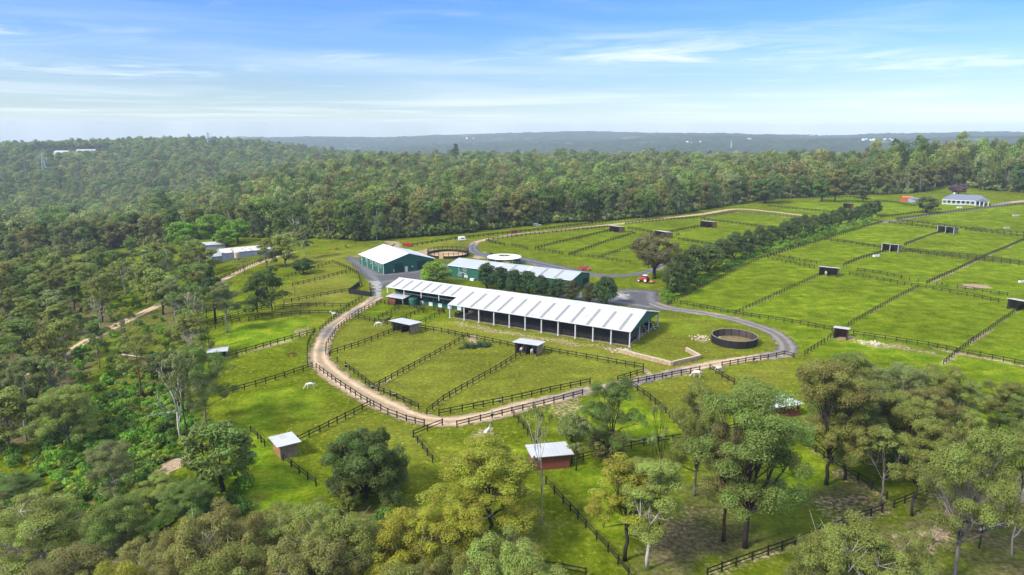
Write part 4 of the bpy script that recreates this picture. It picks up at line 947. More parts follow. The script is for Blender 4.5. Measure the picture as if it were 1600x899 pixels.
def ring_yard(name, label, c, R, h, n, solid, floor, gate=None):
    r = empty(name, c); tag(r, label, 'round pen')
    if floor: MB().cyl((0, 0), R - .2, -.1, .1, 48).build('sand_floor', floor, r)
    P = lambda t, z, rr=R: (rr * math.cos(t), rr * math.sin(t), z)
    for k in range(n):
        t0, t1 = 2 * math.pi * k / n, 2 * math.pi * (k + 1) / n
        o = MB().bar(P(t0, -.1, R), P(t0, h + (.25 if not solid else .05), R), .2, .2).build('post', M['rail'], r)
        if gate is not None and k == gate: continue
        m = MB()
        if solid: m.bar(P(t0, h / 2), P(t1, h / 2), .08, h - .06)
        else:
            m.bar(P(t0, .6), P(t1, .6), .07, 1.2)
            for z in (h * .68, h * .86, h): m.bar(P(t0, z), P(t1, z), .06, .14)
        m.build('panel', M['penboard'] if solid else M['rail'], r)
    if gate is not None:
        t0, t1 = 2 * math.pi * gate / n, 2 * math.pi * (gate + 1) / n
        g = MB().bar(P(t0, h * .55), P(t1, h * .55), .1, h * 1.1).build('gate', M['tansand'], r)
    if solid:
        m = MB()
        for k in range(n): t0, t1 = 2 * math.pi * k / n, 2 * math.pi * (k + 1) / n; m.bar(P(t0, h + .04), P(t1, h + .04), .2, .1)
        m.build('top_rail', M['grey'], r); m = MB()
        for k in range(n): t0, t1 = 2 * math.pi * k / n, 2 * math.pi * (k + 1) / n; m.bar(P(t0, h / 2, R + .09), P(t1, h / 2, R + .09), .05, h - .1)
        m.build('outer_lining', M['black'], r)
ring_yard('round_pen', 'round dark solid-walled pen with grass inside beside the drive bend', at(1147, 535), 5.9, 2.0, 18, True, M['penfloor'])
ring_yard('round_yard', 'round black-railed yard with tan sand floor behind the big green shed', at(700, 399), 9.3, 2.6, 26, False, M['tansand'], 18)

def black_yard():
    q = [at(*p) for p in ((546, 459), (580, 464), (578, 452), (562, 447))]
    r = empty('panel_yard', q[0]); tag(r, 'small black panel yard with tall solid sides beside the concrete pad', 'yard pen')
    for a, b in ((0, 1), (1, 2), (3, 0)):
        A, B = q[a] - q[0], q[b] - q[0]; up = Vector((0, 0, 1))
        MB().bar(A + up * .85, B + up * .85, .08, 1.7).build('panel', M['black'], r)
        n = max(2, round((B - A).length / 2.4))
        for k in range(n + 1): MB().box(*sum([[c - .1, c + .1] for c in A.lerp(B, k / n)[:2]], []), -.1, 2.0).build('post', M['rail'], r)
black_yard()

# sandstone retaining wall
def retaining():
    P = [at(*p) for p in ((966, 551), (1005, 561), (1049, 572), (1094, 561), (1072, 549))]; r = empty('stone_wall', P[0]); tag(r, 'low L-shaped sandstone retaining wall on the grass beside the arena', 'wall')
    m, c = MB(), MB(); rng = random.Random(4)
    for a, b in zip(P, P[1:]):
        a, b = a - P[0], b - P[0]; L = (b - a).length; n = int(L / 1.0)
        for k in range(n):
            for row in range(2):
                s = a.lerp(b, (k + .02) / n); e = a.lerp(b, (k + .96) / n); z = .27 + row * .5
                j = rng.uniform(-.05, .05); off = (b - a).normalized().cross(Vector((0, 0, 1))) * j
                m.bar(s + off + Vector((0, 0, z)), e + off + Vector((0, 0, z)), .5 + rng.uniform(-.06, .06), .46)
        c.bar(a + Vector((0, 0, 1.04)), b + Vector((0, 0, 1.04)), .45, .1)
    m.build('stone_course', M['stone'], r); c.build('capping', M['stonecap'], r)
retaining()

# ------------------------------------------------------------------ horse shelters
def shelter(label, pl, pr, depth_m, h, wall='brown', side='brown', roof='oldroof', open_front=True, bays=1, over=.4, rear_drop=.7):
    a, b = at(*pl), at(*pr); u = (b - a); u.z = 0; L = u.length; u.normalize(); h *= 1.14
    r = empty('horse_shelter', a, math.atan2(u.y, u.x)); tag(r, label, 'shelter', 'horse shelters in the paddocks')
    D = depth_m; hb = h - rear_drop; t = .08
    MB().hexa([(-over, -over, h), (L + over, -over, h), (L + over, D + over, hb), (-over, D + over, hb)], [(-over, -over, h + .1), (L + over, -over, h + .1), (L + over, D + over, hb + .1), (-over, D + over, hb + .1)]).build('roof', M[roof], r)
    MB().box(0, L, D - t, D, -.2, hb).build('back_wall', M[wall], r)
    for x in (0, L - t): MB().add([(x, 0, -.2), (x + t, 0, -.2), (x + t, D - t, -.2), (x, D - t, -.2), (x, 0, h), (x + t, 0, h), (x + t, D - t, hb), (x, D - t, hb)], [(0,3,2,1),(4,5,6,7),(0,1,5,4),(1,2,6,5),(2,3,7,6),(3,0,4,7)]).build('side_wall', M[side], r)
    if open_front:
        for k in range(bays + 1):
            x = min(max(k * L / bays, .12), L - .12); MB().box(x - .1, x + .1, -.13, -.01, -.2, h).build('post', M['rail'] if roof != 'steel' else M['steel'], r)
        MB().bar((0, -.07, h - .12), (L, -.07, h - .12), .1, .22).build('lintel', M['rail'], r)
        for k in range(1, bays): x = k * L / bays; MB().box(x - .04, x + .04, .05, D - .1, 0, 1.5).build('divider', M['rail'], r)
    else: MB().box(t, L - t, 0, t, -.2, h).build('front_wall', M[wall], r)
    return r
shelter('half-hidden white-roofed shelter at the western edge above the bleached dead tree', (328, 567), (354, 563), 4.2, 2.3, 'grey', 'grey', over=.5, roof='roof', rear_drop=.35)
shelter('brown-walled shelter with a bright white roof beside the green shrubs', (439, 719), (466, 712), 4.6, 2.3, 'grey', 'brown', open_front=False, over=.6, roof='roof', rear_drop=.35)
shelter('pale-roofed open shelter below the small pens inside the drive', (614, 517), (641, 523), 3.6, 2.6, 'grey', 'grey', bays=2, over=.8, roof='roof', rear_drop=.35)
shelter('pale-roofed open shelter sheltering two white horses inside the drive', (805, 552), (839, 557), 3.8, 2.6, 'grey', 'grey', bays=2, over=.6, roof='roof', rear_drop=.35)
shelter('white-roofed shelter with dark red wall beside the thin pale tree', (835, 736), (890, 731), 4.4, 2.3, 'red', 'red', open_front=False, over=.6, roof='roof', rear_drop=.35)
shelter('white-roofed shelter half hidden behind the big spreading gum', (1207, 656), (1248, 650), 4.6, 2.3, 'red', 'red', open_front=False, over=.6, roof='roof', rear_drop=.35)
shelter('small brown open shelter on bare sand near the end of the drive', (1302, 529), (1323, 532), 4.0, 2.7, 'brown', 'brown', over=.35)
shelter('brown open shelter with a white horse inside beside the long lane', (1279, 430), (1308, 433), 4.4, 3.0, 'brown', 'grey', bays=2)
shelter('dark open shelter cut by the right edge beside the long lane', (1573, 483), (1604, 489), 4.4, 3.0, 'brown', 'grey', bays=2)
shelter('wide twin-bay dark shelter in the middle eastern paddocks', (1377, 392), (1403, 395), 4.6, 3.1, 'brown', 'grey', 'steel', bays=2)
shelter('wide dark shelter with pink earth in front, nearest the verandah house', (1464, 363), (1490, 366), 4.8, 3.2, 'brown', 'grey', 'steel', bays=2)
shelter('brown brick-sided shelter beside the sandy track, first from the grey lane', (952, 362), (967, 364), 5.2, 3.0, 'brown', 'brown', bays=2)
shelter('brown shelter just above the round brown tree in the northern paddocks', (1023, 370), (1040, 373), 5.0, 3.0, 'brown', 'brown', bays=2)
shelter('brown shelter under the sandy bend, nearest the middle of the avenue', (1094, 355), (1113, 357), 5.2, 3.3, 'brown', 'brown', bays=2)
shelter('small brown shelter in the farthest paddock in front of the bright round tree', (1317, 326), (1329, 327), 4.0, 3.4, 'brown', 'brown')

# ------------------------------------------------------------------ house, old sheds, far roofs
def house():
    a, b = at(1472, 319), at(1544, 322); u = (b - a); L = u.length; z = min(a.z, b.z); r = empty('verandah_house', (a.x, a.y, z), math.atan2(u.y, u.x)); tag(r, 'long white house with blue-grey hip roof and columned verandah', 'house')
    D = 13.0; EZ, RZ = 3.3, 7.0
    MB().box(2, L - 2, 2.4, D - 2, -1, EZ).build('wall', M['white'], r)
    m = MB(); q = [(-.3, -.3, EZ), (L + .3, -.3, EZ), (L + .3, D, EZ), (-.3, D, EZ)]; m.add(q + [(5.2, D / 2, RZ), (L - 5.2, D / 2, RZ)], [(0,1,5,4), (2,3,4,5), (3,0,4), (1,2,5), (3,2,1,0)]); rf = m.build('roof', M['slate'], r)
    ch = MB().box(6, 6.9, D / 2 + .6, D / 2 + 1.5, RZ - 1.2, RZ + 1.0).build('chimney', M['white'], rf)
    MB().box(-.3, L + .3, -.3, 2.3, -1, .25).build('verandah_deck', M['white'], r)
    MB().box(-.3, L + .3, -.38, -.28, EZ - .4, EZ).build('fascia', M['white'], r)
    for k in range(11): x = .1 + k * (L - .2) / 10; MB().box(x - .14, x + .14, -.2, .08, .25, EZ).build('column', M['white'], r)
    MB().box(.3, L - 8.2, -.12, -.04, 1.0, 1.12).box(.3, L - 8.2, -.12, -.04, .45, .55).build('balustrade', M['white'], r)
    for k in range(8):
        x = 3.0 + k * (L - 7) / 7; w = MB().box(x, x + 1.9, 2.33, 2.41, .5, 2.7).build('window', M['white'], r); MB().box(x + .12, x + 1.78, 2.27, 2.329, .6, 2.6).build('pane', M['glass'], w)
    x0 = L - 8                                          # gabled porch
    p = empty('porch', (0, 0, 0)); p.parent = r
    MB().add([(x0, -3.6, EZ), (x0 + 8, -3.6, EZ), (x0 + 8, 3, EZ), (x0, 3, EZ), (x0 + 4, -3.6, EZ + 1.9), (x0 + 4, 3, EZ + 1.9)], [(0,4,5,3), (1,2,5,4), (0,1,4), (2,3,5), (0,3,2,1)]).build('porch_roof', M['slate'], p)
    for x in (x0 + .3, x0 + 2.8, x0 + 5.2, x0 + 7.7): MB().box(x - .22, x + .22, -3.5, -3.1, -.4, EZ).build('column', M['white'], p)
house()
def gable_shed(name, label, cat, px, py, L, W, h, rz, ang, wall, roof, extra=None):
    c = at(px, py); r = empty(name, c, math.radians(ang)); tag(r, label, cat)
    m = MB(); m.prism([(-W/2 - .3, h - .08), (0, rz), (0, rz + .12), (-W/2 - .3, h + .04)], -.2, L + .2); m.prism([(0, rz), (W/2 + .3, h - .08), (W/2 + .3, h + .04), (0, rz + .12)], -.2, L + .2); m.build('roof', M[roof], r)
    for s in (-1, 1): MB().box(0, L, s * W / 2 - .06, s * W / 2 + .06, -.6, h - .02).build('wall', M[wall], r)
    for x in (0, L - .1): MB().prism([(-W/2 + .06, -.6), (W/2 - .06, -.6), (W/2 - .06, h - .05), (0, rz - .04), (-W/2 + .06, h - .05)], x, x + .1).build('gable_wall', M[wall], r)
    return r
r = gable_shed('old_shed', 'long pale blue-grey old shed with rust-streaked roof beside the dirt track', 'shed', 344, 408, 24, 9, 4.2, 5.6, 35, 'shedwall', 'rust')
MB().hexa([(-6, -4.4, 2.7), (-.1, -4.4, 3.0), (-.1, 3.5, 3.0), (-6, 3.5, 2.7)], [(-6, -4.4, 2.8), (-.1, -4.4, 3.1), (-.1, 3.5, 3.1), (-6, 3.5, 2.8)]).build('lean_to_roof', M['roofgrey'], r)
MB().box(-4.2, -.1, -4, -3.9, -.6, 2.8).build('lean_to_wall', M['shedwall'], r)
for p in ((-5.7, -4.2), (-5.7, 3.2)): MB().box(p[0] - .08, p[0] + .08, p[1] - .08, p[1] + .08, -.6, 2.75).build('post', M['pole'], r)
MB().box(3.5, 6.5, -4.62, -4.53, -.2, 3.2).build('door', M['roofgrey'], r)
_p = at(371, 406)
t = empty('rain_tank', _p, .6); tag(t, 'pale upright rain tank on a stand against the old blue-grey shed', 'tank')
MB().tube([(0, 0, .9), (0, 0, 3.4), (0, 0, 3.7)], [1.25, 1.25, .9], 20).build('tank_wall', M['stonecap'], t)
for x, y in ((-.8, -.8), (.8, -.8), (.8, .8), (-.8, .8)): MB().box(x - .1, x + .1, y - .1, y + .1, -.4, .9).build('leg', M['pole'], t)
MB().cyl((0, 0), 1.3, .8, .9, 16).build('stand_top', M['pole'], t)
gable_shed('white_roofed_shed', 'white-roofed building among trees behind the old blue-grey shed', 'shed', 312, 392, 13, 8, 3.4, 4.4, 22, 'shedwall', 'roof')
gable_shed('small_hut', 'small grey-roofed hut in the trees left of the old shed', 'hut', 224, 401, 9, 6, 2.6, 3.4, 10, 'shedwall', 'roofgrey')
gable_shed('rust_shed', 'rust-orange shed at the edge of the far eastern forest', 'shed', 1408, 315, 7.5, 6, 3.0, 4.0, -8, 'rustwall', 'rustwall')
gable_shed('grey_shed', 'grey shed with a pale side beside the rust-orange shed', 'shed', 1421, 316, 7.5, 6, 2.5, 3.3, -8, 'shedwall', 'slate')
for (px, py, L, W, h, lab) in ((88, 243, 30, 18, 8, 'long white-roofed house on the far left hill, nearer the pylon'), (122, 241, 42, 16, 8, 'wide pale-roofed house on the far left hill with dark walls'), (356, 227, 34, 16, 10, 'white-roofed house on the crest of the far left hill'), (116, 348, 10, 8, 3, 'tiny grey roof deep in the left forest')):
    gable_shed('distant_house', lab, 'house', px, py, L, W, h, h * 1.35, 4, 'white' if 'dark' not in lab else 'shedwall', 'roof')
rngh = random.Random(9)
for (px, py, n) in ((1360, 222, 5), (1392, 222, 3), (1085, 226, 3), (1278, 215, 3), (1170, 221, 3), (735, 217, 2)):
    for k in range(n):
        c = at(px + rngh.uniform(-12, 12), py + rngh.uniform(-1.2, 1.2)); s = rngh.uniform(.22, .45)
        r = MB(); r.box(-16*s, 16*s, -9*s, 9*s, -6, 9*s); r.add([(-17*s, -10*s, 9*s), (17*s, -10*s, 9*s), (17*s, 10*s, 9*s), (-17*s, 10*s, 9*s), (-12*s, 0, 15*s), (12*s, 0, 15*s)], [(0,1,5,4), (2,3,4,5), (3,0,4), (1,2,5)])
        o = r.build('hillside_house', M['white']); o.location = c + Vector((0, 0, 10)); o.rotation_euler = (0, 0, rngh.uniform(-.5, .5))
        tag(o, 'white speck of a house on the hazy ridge across the valley', 'house', 'houses on the far ridge')

# ------------------------------------------------------------------ trees
def leaf_cloud(rng, centres, radii, per, size, aspect=.42, flat=.75, cv=None, jit=.5):
    """leaf sprays scattered through round clumps; returns verts, quads, per-vertex random value"""
    C = np.repeat(np.asarray(centres, float), per, 0); R = np.repeat(np.asarray(radii, float), per, 0); n = len(C)
    d = rng.normal(size=(n, 3)); d[:, 2] = np.where((d[:, 2] < -.2) & (rng.uniform(size=n) < .55), -d[:, 2], d[:, 2]); d /= np.linalg.norm(d, axis=1)[:, None]
    rr = rng.uniform(.25, 1, n) ** .45
    off = d * (rr * R)[:, None]; off[:, 2] *= flat
    P = C + off
    nrm = d + rng.normal(size=(n, 3)) * jit + np.array([0, 0, .3]); nrm /= np.linalg.norm(nrm, axis=1)[:, None]
    t = rng.normal(size=(n, 3)); t -= nrm * (t * nrm).sum(1)[:, None]; t /= np.linalg.norm(t, axis=1)[:, None]
    b = np.cross(nrm, t); s = size * rng.uniform(.6, 1.3, n)[:, None]
    V = np.stack([P - t * s * .5, P + b * s * aspect * .5 + t * s * .05, P + t * s * .5, P - b * s * aspect * .5 + t * s * .05], 1).reshape(-1, 3)
    Q = np.arange(n * 4).reshape(-1, 4)
    k = cv if cv is not None else rng.uniform(0, 1, len(centres))
    val = np.clip(np.repeat(k, per) * .75 + rng.uniform(0, .25, n), 0, 1)
    return V, Q, np.repeat(val, 4)
def limb_tree(mb, rng, H, fork, lobes, clumps, r0, lean=(0, 0), nside=6):
    """trunk that forks into a limb per lobe, each limb into a twig per clump"""
    lx, ly = lean
    pts = [(0, 0, -.5)]; 
    for k in range(1, 5):
        t = k / 4; pts.append((lx * t + rng.normal() * .006 * H, ly * t + rng.normal() * .006 * H, fork * t))
    rad = [r0 * 1.25, r0 * 1.0, r0 * .92, r0 * .85, r0 * .78]
    mb.tube(pts, rad, nside + 2)
    top = np.array(pts[-1])
    for li, (lc, own) in enumerate(zip(lobes, clumps)):
        lc = np.array(lc); st = top * (1 - .25 * rng.uniform()) if li else top
        mid = st * .5 + lc * .5 + rng.normal(size=3) * .03 * H; mid[2] -= .02 * H; end = lc.copy(); end[2] -= .03 * H
        mb.tube([st, st * .7 + mid * .3, mid, end], [r0 * .5, r0 * .42, r0 * .32, r0 * .2], nside - 1)
        for c in own:
            c = np.array(c); q = mid if rng.uniform() < .4 else end
            mb.tube([q, q * .45 + c * .55 + rng.normal(size=3) * .012 * H, c], [r0 * .17, r0 * .11, r0 * .04], 4, cap=False)
def gum_proto(seed, H=20., W=12., fork=.38, nl=7, nc=9, rc=1.25, per=150, leaf=.55, base=.45, open_=1.0, flat=.92, r0=.26, dead=0, pitch=1.0):
    rng = np.random.default_rng(seed); lobes, clumps = [], []
    ph = rng.uniform(0, 6.28)
    for i in range(nl):
        if i == 0: c = np.array([rng.normal() * .06 * W, rng.normal() * .06 * W, H * .86]); lr = W * .25
        else:
            t = ph + i * 2.4 + rng.normal() * .25; f = (i - .5) / (nl - 1) + rng.normal() * .08; f = min(max(f, 0), 1)
            rad = W * (.37 - .24 * f ** 1.6) * rng.uniform(.7, 1.05) * open_
            z = H * (base + .06 + (.90 - base) * f); c = np.array([rad * math.cos(t), rad * math.sin(t), z]); lr = W * rng.uniform(.15, .23)
        own = []
        for k in range(nc):
            d = rng.normal(size=3); d[2] = abs(d[2]) * .8 - .15; d /= np.linalg.norm(d); own.append(c + d * np.array([lr, lr, lr * pitch]) * rng.uniform(.6, 1.05))
        lobes.append(c); clumps.append(own)
    mb = MB(); limb_tree(mb, rng, H, H * fork, lobes, clumps, r0)
    for k in range(dead):                                    # bare limbs showing past the leaves
        t = rng.uniform(0, 6.28); z = H * rng.uniform(.35, .75); L = W * rng.uniform(.3, .5); p = np.array([0, 0, z]); e = p + np.array([math.cos(t) * L, math.sin(t) * L, L * rng.uniform(.2, .7)])
        mb.tube([p, p * .5 + e * .5 + rng.normal(size=3) * .3, e], [r0 * .3, r0 * .2, r0 * .06], 4)
        for q in range(3): s = p + (e - p) * rng.uniform(.4, .9); mb.tube([s, s + rng.normal(size=3) * W * .09 + np.array([0, 0, W * .06])], [r0 * .12, r0 * .03], 4)
    C = [c for o in clumps for c in o]; lobe_cv = rng.uniform(.2, .8, nl); cv = np.clip(np.repeat(lobe_cv, nc) + rng.uniform(-.3, .3, nl * nc), 0, 1)
    V, Q, A = leaf_cloud(rng, C, [rc * rng.uniform(.7, 1.25) for _ in C], per, leaf, flat=flat, cv=cv)
    h = V[:, 2].max(); w = np.percentile(np.hypot(V[:, 0], V[:, 1]), 97) * 2
    return dict(trunk=mb.mesh('trunk', BARK, True), crown=np_mesh('crown', V, Q, [LEAF], attrs={'cv': ('FLOAT', A)}), H=h, W=w)
def round_proto(seed, H=10., W=8., fork=.18, n=70, rc=.95, per=110, leaf=.5, egg=1.0, r0=.28, taper=0.0):
    rng = np.random.default_rng(seed); C = []; cz = H * (fork + .5 * (1 - fork)); hz = H * .5 * (1 - fork) - rc * .5
    for k in range(n):
        d = rng.normal(size=3); d /= np.linalg.norm(d); s = rng.uniform(.55, 1.0) ** .6
        bump = 1 + .16 * math.sin(3 * math.atan2(d[1], d[0]) + seed) * (1 - abs(d[2]))
        q = np.array([d[0] * (W / 2 - rc * .6) * s * bump, d[1] * (W / 2 - rc * .6) * s * bump, d[2] * hz * s])
        f = (q[2] / hz + 1) / 2; q[:2] *= (1 - taper * f) ; C.append(q + np.array([0, 0, cz]))
    mb = MB(); lob = [np.array([W * .2 * math.cos(t), W * .2 * math.sin(t), cz]) for t in (0.3, 1.8, 3.3, 4.9)]
    cl = [[] for _ in lob]
    for c in C[:40]: cl[int(np.argmin([np.linalg.norm(c - l) for l in lob]))].append(c)
    limb_tree(mb, rng, H, H * fork, lob, cl, r0)
    V, Q, A = leaf_cloud(rng, C, [rc * rng.uniform(.75, 1.2) for _ in C], per, leaf, flat=.85)
    return dict(trunk=mb.mesh('trunk', BARK, True), crown=np_mesh('crown', V, Q, [LEAF], attrs={'cv': ('FLOAT', A)}), H=V[:, 2].max(), W=np.percentile(np.hypot(V[:, 0], V[:, 1]), 97) * 2)
def dead_proto(seed, H=18., leaves=0, r0=.42, spread=.35):
    rng = np.random.default_rng(seed); mb = MB(); tips = []
    def grow(p, d, L, r, lv):
        e = p + d * L; m = p + d * L * .5 + rng.normal(size=3) * L * .06; mb.tube([p, m, e], [r, r * .85, r * .65], 5)
        if lv == 0: tips.append(e); return
        for k in range(2 if lv < 3 else 3):
            nd = d + rng.normal(size=3) * spread * 1.25; nd[2] = max(nd[2], -.1) + .12; nd /= np.linalg.norm(nd); grow(e if k < 2 else m, nd, L * rng.uniform(.5, .75), r * .58, lv - 1)
    grow(np.array([0, 0, -.4]), np.array([rng.normal() * .05, rng.normal() * .05, 1.]), H * .42, r0, 4)
    T = np.array(tips); out = dict(trunk=mb.mesh('trunk', BARK, True), H=T[:, 2].max(), W=np.percentile(np.hypot(T[:, 0], T[:, 1]), 95) * 2, crown=None)
    if leaves:
        sel = T[rng.permutation(len(T))[:leaves]]; V, Q, A = leaf_cloud(rng, sel, [.8] * len(sel), 60, .5); out['crown'] = np_mesh('crown', V, Q, [LEAF], attrs={'cv': ('FLOAT', A)})
    return out
def pine_proto(seed, H=16.):
    rng = np.random.default_rng(seed); mb = MB(); mb.tube([(0, 0, -.5), (.1, 0, H * .5), (0, 0, H)], [.4, .28, .05], 7); C = []
    for k in range(54):
        f = rng.uniform(.0, 1) ** .8; z = H * (.42 + .56 * f); r = (1 - f) ** .7 * 3.6 * rng.uniform(.4, 1) + .2; t = rng.uniform(0, 6.28); c = np.array([r * math.cos(t), r * math.sin(t), z]); C.append(c)
        mb.tube([(0, 0, z - .4), c], [.07, .03], 4, cap=False)
    V, Q, A = leaf_cloud(rng, C, [.95] * len(C), 110, .5, flat=.6)
    return dict(trunk=mb.mesh('trunk', BARK, True), crown=np_mesh('crown', V, Q, [LEAF], attrs={'cv': ('FLOAT', A)}), H=H, W=7.6)
PR = {}
for i in range(5): PR['gum', i] = gum_proto(100 + i, W=12 + i * .6, base=.26, fork=.3, nl=12 + i % 3, nc=10, rc=1.08, per=380, leaf=.27, dead=5)          # spreading gum, foreground
for i in range(3): PR['tall', i] = gum_proto(200 + i, H=22, W=8.5, fork=.4, nl=10, nc=9, rc=.92, per=350, leaf=.28, base=.32, dead=2, r0=.22)    # tall narrow gum
for i in range(3): PR['sparse', i] = gum_proto(300 + i, H=18, W=9, fork=.42, nl=6, nc=6, rc=.85, per=120, leaf=.44, base=.42, open_=1.25, dead=6, r0=.2)
for i in range(4): PR['canopy', i] = gum_proto(400 + i, H=16, W=13, fork=.25, nl=13, nc=11, rc=1.02, per=360, leaf=.26, base=.26, dead=9)   # bushy canopy seen from above
for i in range(6): PR['mid', i] = gum_proto(500 + i, H=19, W=10 + i * .5, fork=.22, nl=11, nc=8, rc=1.25, per=75, leaf=.72, base=.20)       # half the distance away
for i in range(3): PR['round', i] = round_proto(600 + i)
for i in range(3): PR['ave', i] = round_proto(620 + i, H=9, W=7, fork=.06, n=60, per=80, leaf=.5, taper=.5)
PR['dome', 0] = gum_proto(650, H=11, W=14, fork=.14, nl=19, nc=12, rc=1.1, per=260, leaf=.36, base=.10, open_=1.22, r0=.4)
PR['brownround', 0] = round_proto(660, H=15, W=15, fork=.25, n=120, rc=1.3, per=110, leaf=.55, r0=.55)
PR['pine', 0] = pine_proto(700)
for i in range(3): PR['dead', i] = dead_proto(710 + i)
PR['wisp', 0] = dead_proto(721, H=20, leaves=14, r0=.32, spread=.22); PR['wisp', 1] = dead_proto(725, H=17, leaves=22, r0=.3, spread=.4)
OLIVE, BROWN, GREYG, MIDG, LIGHT, DARKG, YEL, BRIGHT = (.215, .235, .050), (.225, .210, .062), (.205, .235, .082), (.165, .235, .048), (.245, .290, .062), (.105, .165, .036), (.300, .295, .030), (.170, .310, .026)
B_DARK, B_GREY, B_PALE, B_RED = (.045, .036, .030), (.17, .15, .13), (.42, .38, .33), (.12, .065, .042)
trng = random.Random(77)
TREES = []
def place_tree(key, base, height, width, col, bark=B_GREY, label=None, group=None, name='gum_tree', rz=None, lean=None, cat='tree'):
    p = PR[key]; root = empty(name, base); tag(root, label, cat, group)
    root.rotation_euler = (lean[0] if lean else 0, lean[1] if lean else 0, trng.uniform(0, 6.28) if rz is None else rz)
    s, z = width / p['W'], height / p['H']; root.scale = (s, s, z)
    def j(c, a):
        f = 1 + trng.uniform(-a, a); return tuple(x * f * (1 + trng.uniform(-.035, .035)) for x in c) + (1,)
    t = bpy.data.objects.new('trunk', p['trunk']); COL.objects.link(t); t.parent = root; t.color = j(bark, .15)
    if p['crown'] is not None:
        c = bpy.data.objects.new('crown', p['crown']); COL.objects.link(c); c.parent = root; c.color = j(col, .10)
    TREES.append((base.x, base.y, width / 2)); return root
def tree(kind, bx, by, top, wpx, col, label=None, bark=B_GREY, **kw):
    """trunk foot at photo pixel (bx, by); crown top at pixel row `top`; crown width in pixels"""
    base = at(bx, by); zc = depth(base)
    d = ray(bx, top); t = math.hypot(base.x, base.y) / math.hypot(d[0], d[1]); h = max(2.0, CAM_H + d[2] * t - base.z)
    v = kw.pop('v', None); ks = [k for k in PR if k[0] == kind]; key = (kind, v) if v is not None else trng.choice(ks)
    return place_tree(key, base, h, wpx * zc / F, col, bark, label, **kw)
def tree_top(kind, tx, ty, h, w, col, label=None, bark=B_GREY, **kw):
    """tree of height h metres whose crown top shows at photo pixel (tx, ty)"""
    base = at(tx, ty, h); v = kw.pop('v', None); ks = [k for k in PR if k[0] == kind]; key = (kind, v) if v is not None else trng.choice(ks)
    return place_tree(key, base, h, w, col, bark, label, **kw)

# foreground, right
tree('gum', 1085, 775, 600, 110, OLIVE, 'olive-green gum with a grey trunk left of the very broad light green gum', B_GREY, v=3)
tree('gum', 1164, 856, 592, 182, (.200, .285, .058), 'very broad light green gum with a blackened trunk standing in the lower right paddock', B_DARK, v=1)
tree('tall', 1130, 845, 668, 100, BROWN, 'browner narrow gum with a reddish trunk just left of the blackened trunk', B_RED, v=0)
tree('gum', 1290, 757, 556, 125, (.205, .195, .048), 'big brown-olive gum with a tall straight black trunk right of the half-hidden shelter', B_DARK, v=0)
tree('gum', 1319, 750, 585, 120, OLIVE, 'olive gum with a dark grey trunk just right of the straight black trunk', B_DARK, v=2)
tree('tall', 1425, 806, 655, 78, OLIVE, 'slim gum with a leaning dark trunk at the gap in the bottom fence', B_DARK, v=1, lean=(0, .12))
tree('gum', 1491, 903, 655, 165, LIGHT, 'tall yellow-green gum with a thick grey trunk leaving the bottom edge', B_GREY, v=3)
tree('tall', 1547, 809, 680, 80, OLIVE, 'dark-stemmed gum beside the pinkish bare earth at the right edge', B_DARK, v=2)
tree('sparse', 1530, 857, 795, 50, MIDG, 'small thin green tree right of the thick grey trunk', B_DARK, v=0)
tree('dead', 1581, 868, 735, 62, OLIVE, 'bare bleached tree with crooked branches in the lower right corner', B_PALE, v=0, name='dead_tree')
tree('sparse', 1376, 790, 668, 105, OLIVE, 'thin leaning grey-green tree over the corner of the bottom fence', B_GREY, v=1)
tree('sparse', 1478, 800, 640, 60, OLIVE, 'nearly bare forked gum left of the tall yellow-green gum', B_PALE, v=2)
for x, y, tp, w, c, lab in ((1290,690,548,95,MIDG,'green gum at the left end of the crowded clump above the black trunk'), (1330,690,548,125,OLIVE,'olive gum topping the crowded clump below the brown open shelter'), (1395,700,562,125,GREYG,'grey-green gum in the middle of the crowded clump below the bare-earth fence'),
                            (1448,690,566,105,OLIVE,'olive gum towards the right of the crowded clump, its crown flecked white'), (1490,700,585,85,LIGHT,'light gum closing the right end of the crowded clump'), (1408,740,610,110,OLIVE,'gum with a sloping dark trunk under the crowded clump'), (1445,725,600,85,BROWN,'brown-olive gum with reddish trunk beneath the crowded clump'), (1355,720,600,100,GREYG,'lower grey-green gum in front of the crowded clump')):
    tree('gum', x, y, tp, w, c, lab, B_DARK if 'dark' in lab else B_GREY)
tree('gum', 1557, 680, 590, 85, OLIVE, 'rounded gum at the right edge just below the lush corner paddock', B_DARK, v=4)
tree('gum', 1608, 700, 610, 90, MIDG, 'green gum cut by the right edge beside the rounded gum', B_GREY, v=0)
tree('tall', 1590, 800, 660, 70, LIGHT, 'pale thin gum cut by the right edge above the pinkish earth', B_GREY)
tree_top('canopy', 1345, 815, 14, 13, OLIVE, 'broad olive gum crown over the bottom edge right of the bottom fence', B_PALE, v=1)
tree_top('canopy', 1420, 838, 11, 9, OLIVE, 'low olive gum crown at the bottom edge below the pinkish bare patch', B_PALE, v=2)
tree_top('canopy', 1290, 840, 11, 9, OLIVE, 'small olive gum crown at the bottom edge beside the climbing fence', B_PALE, v=3)
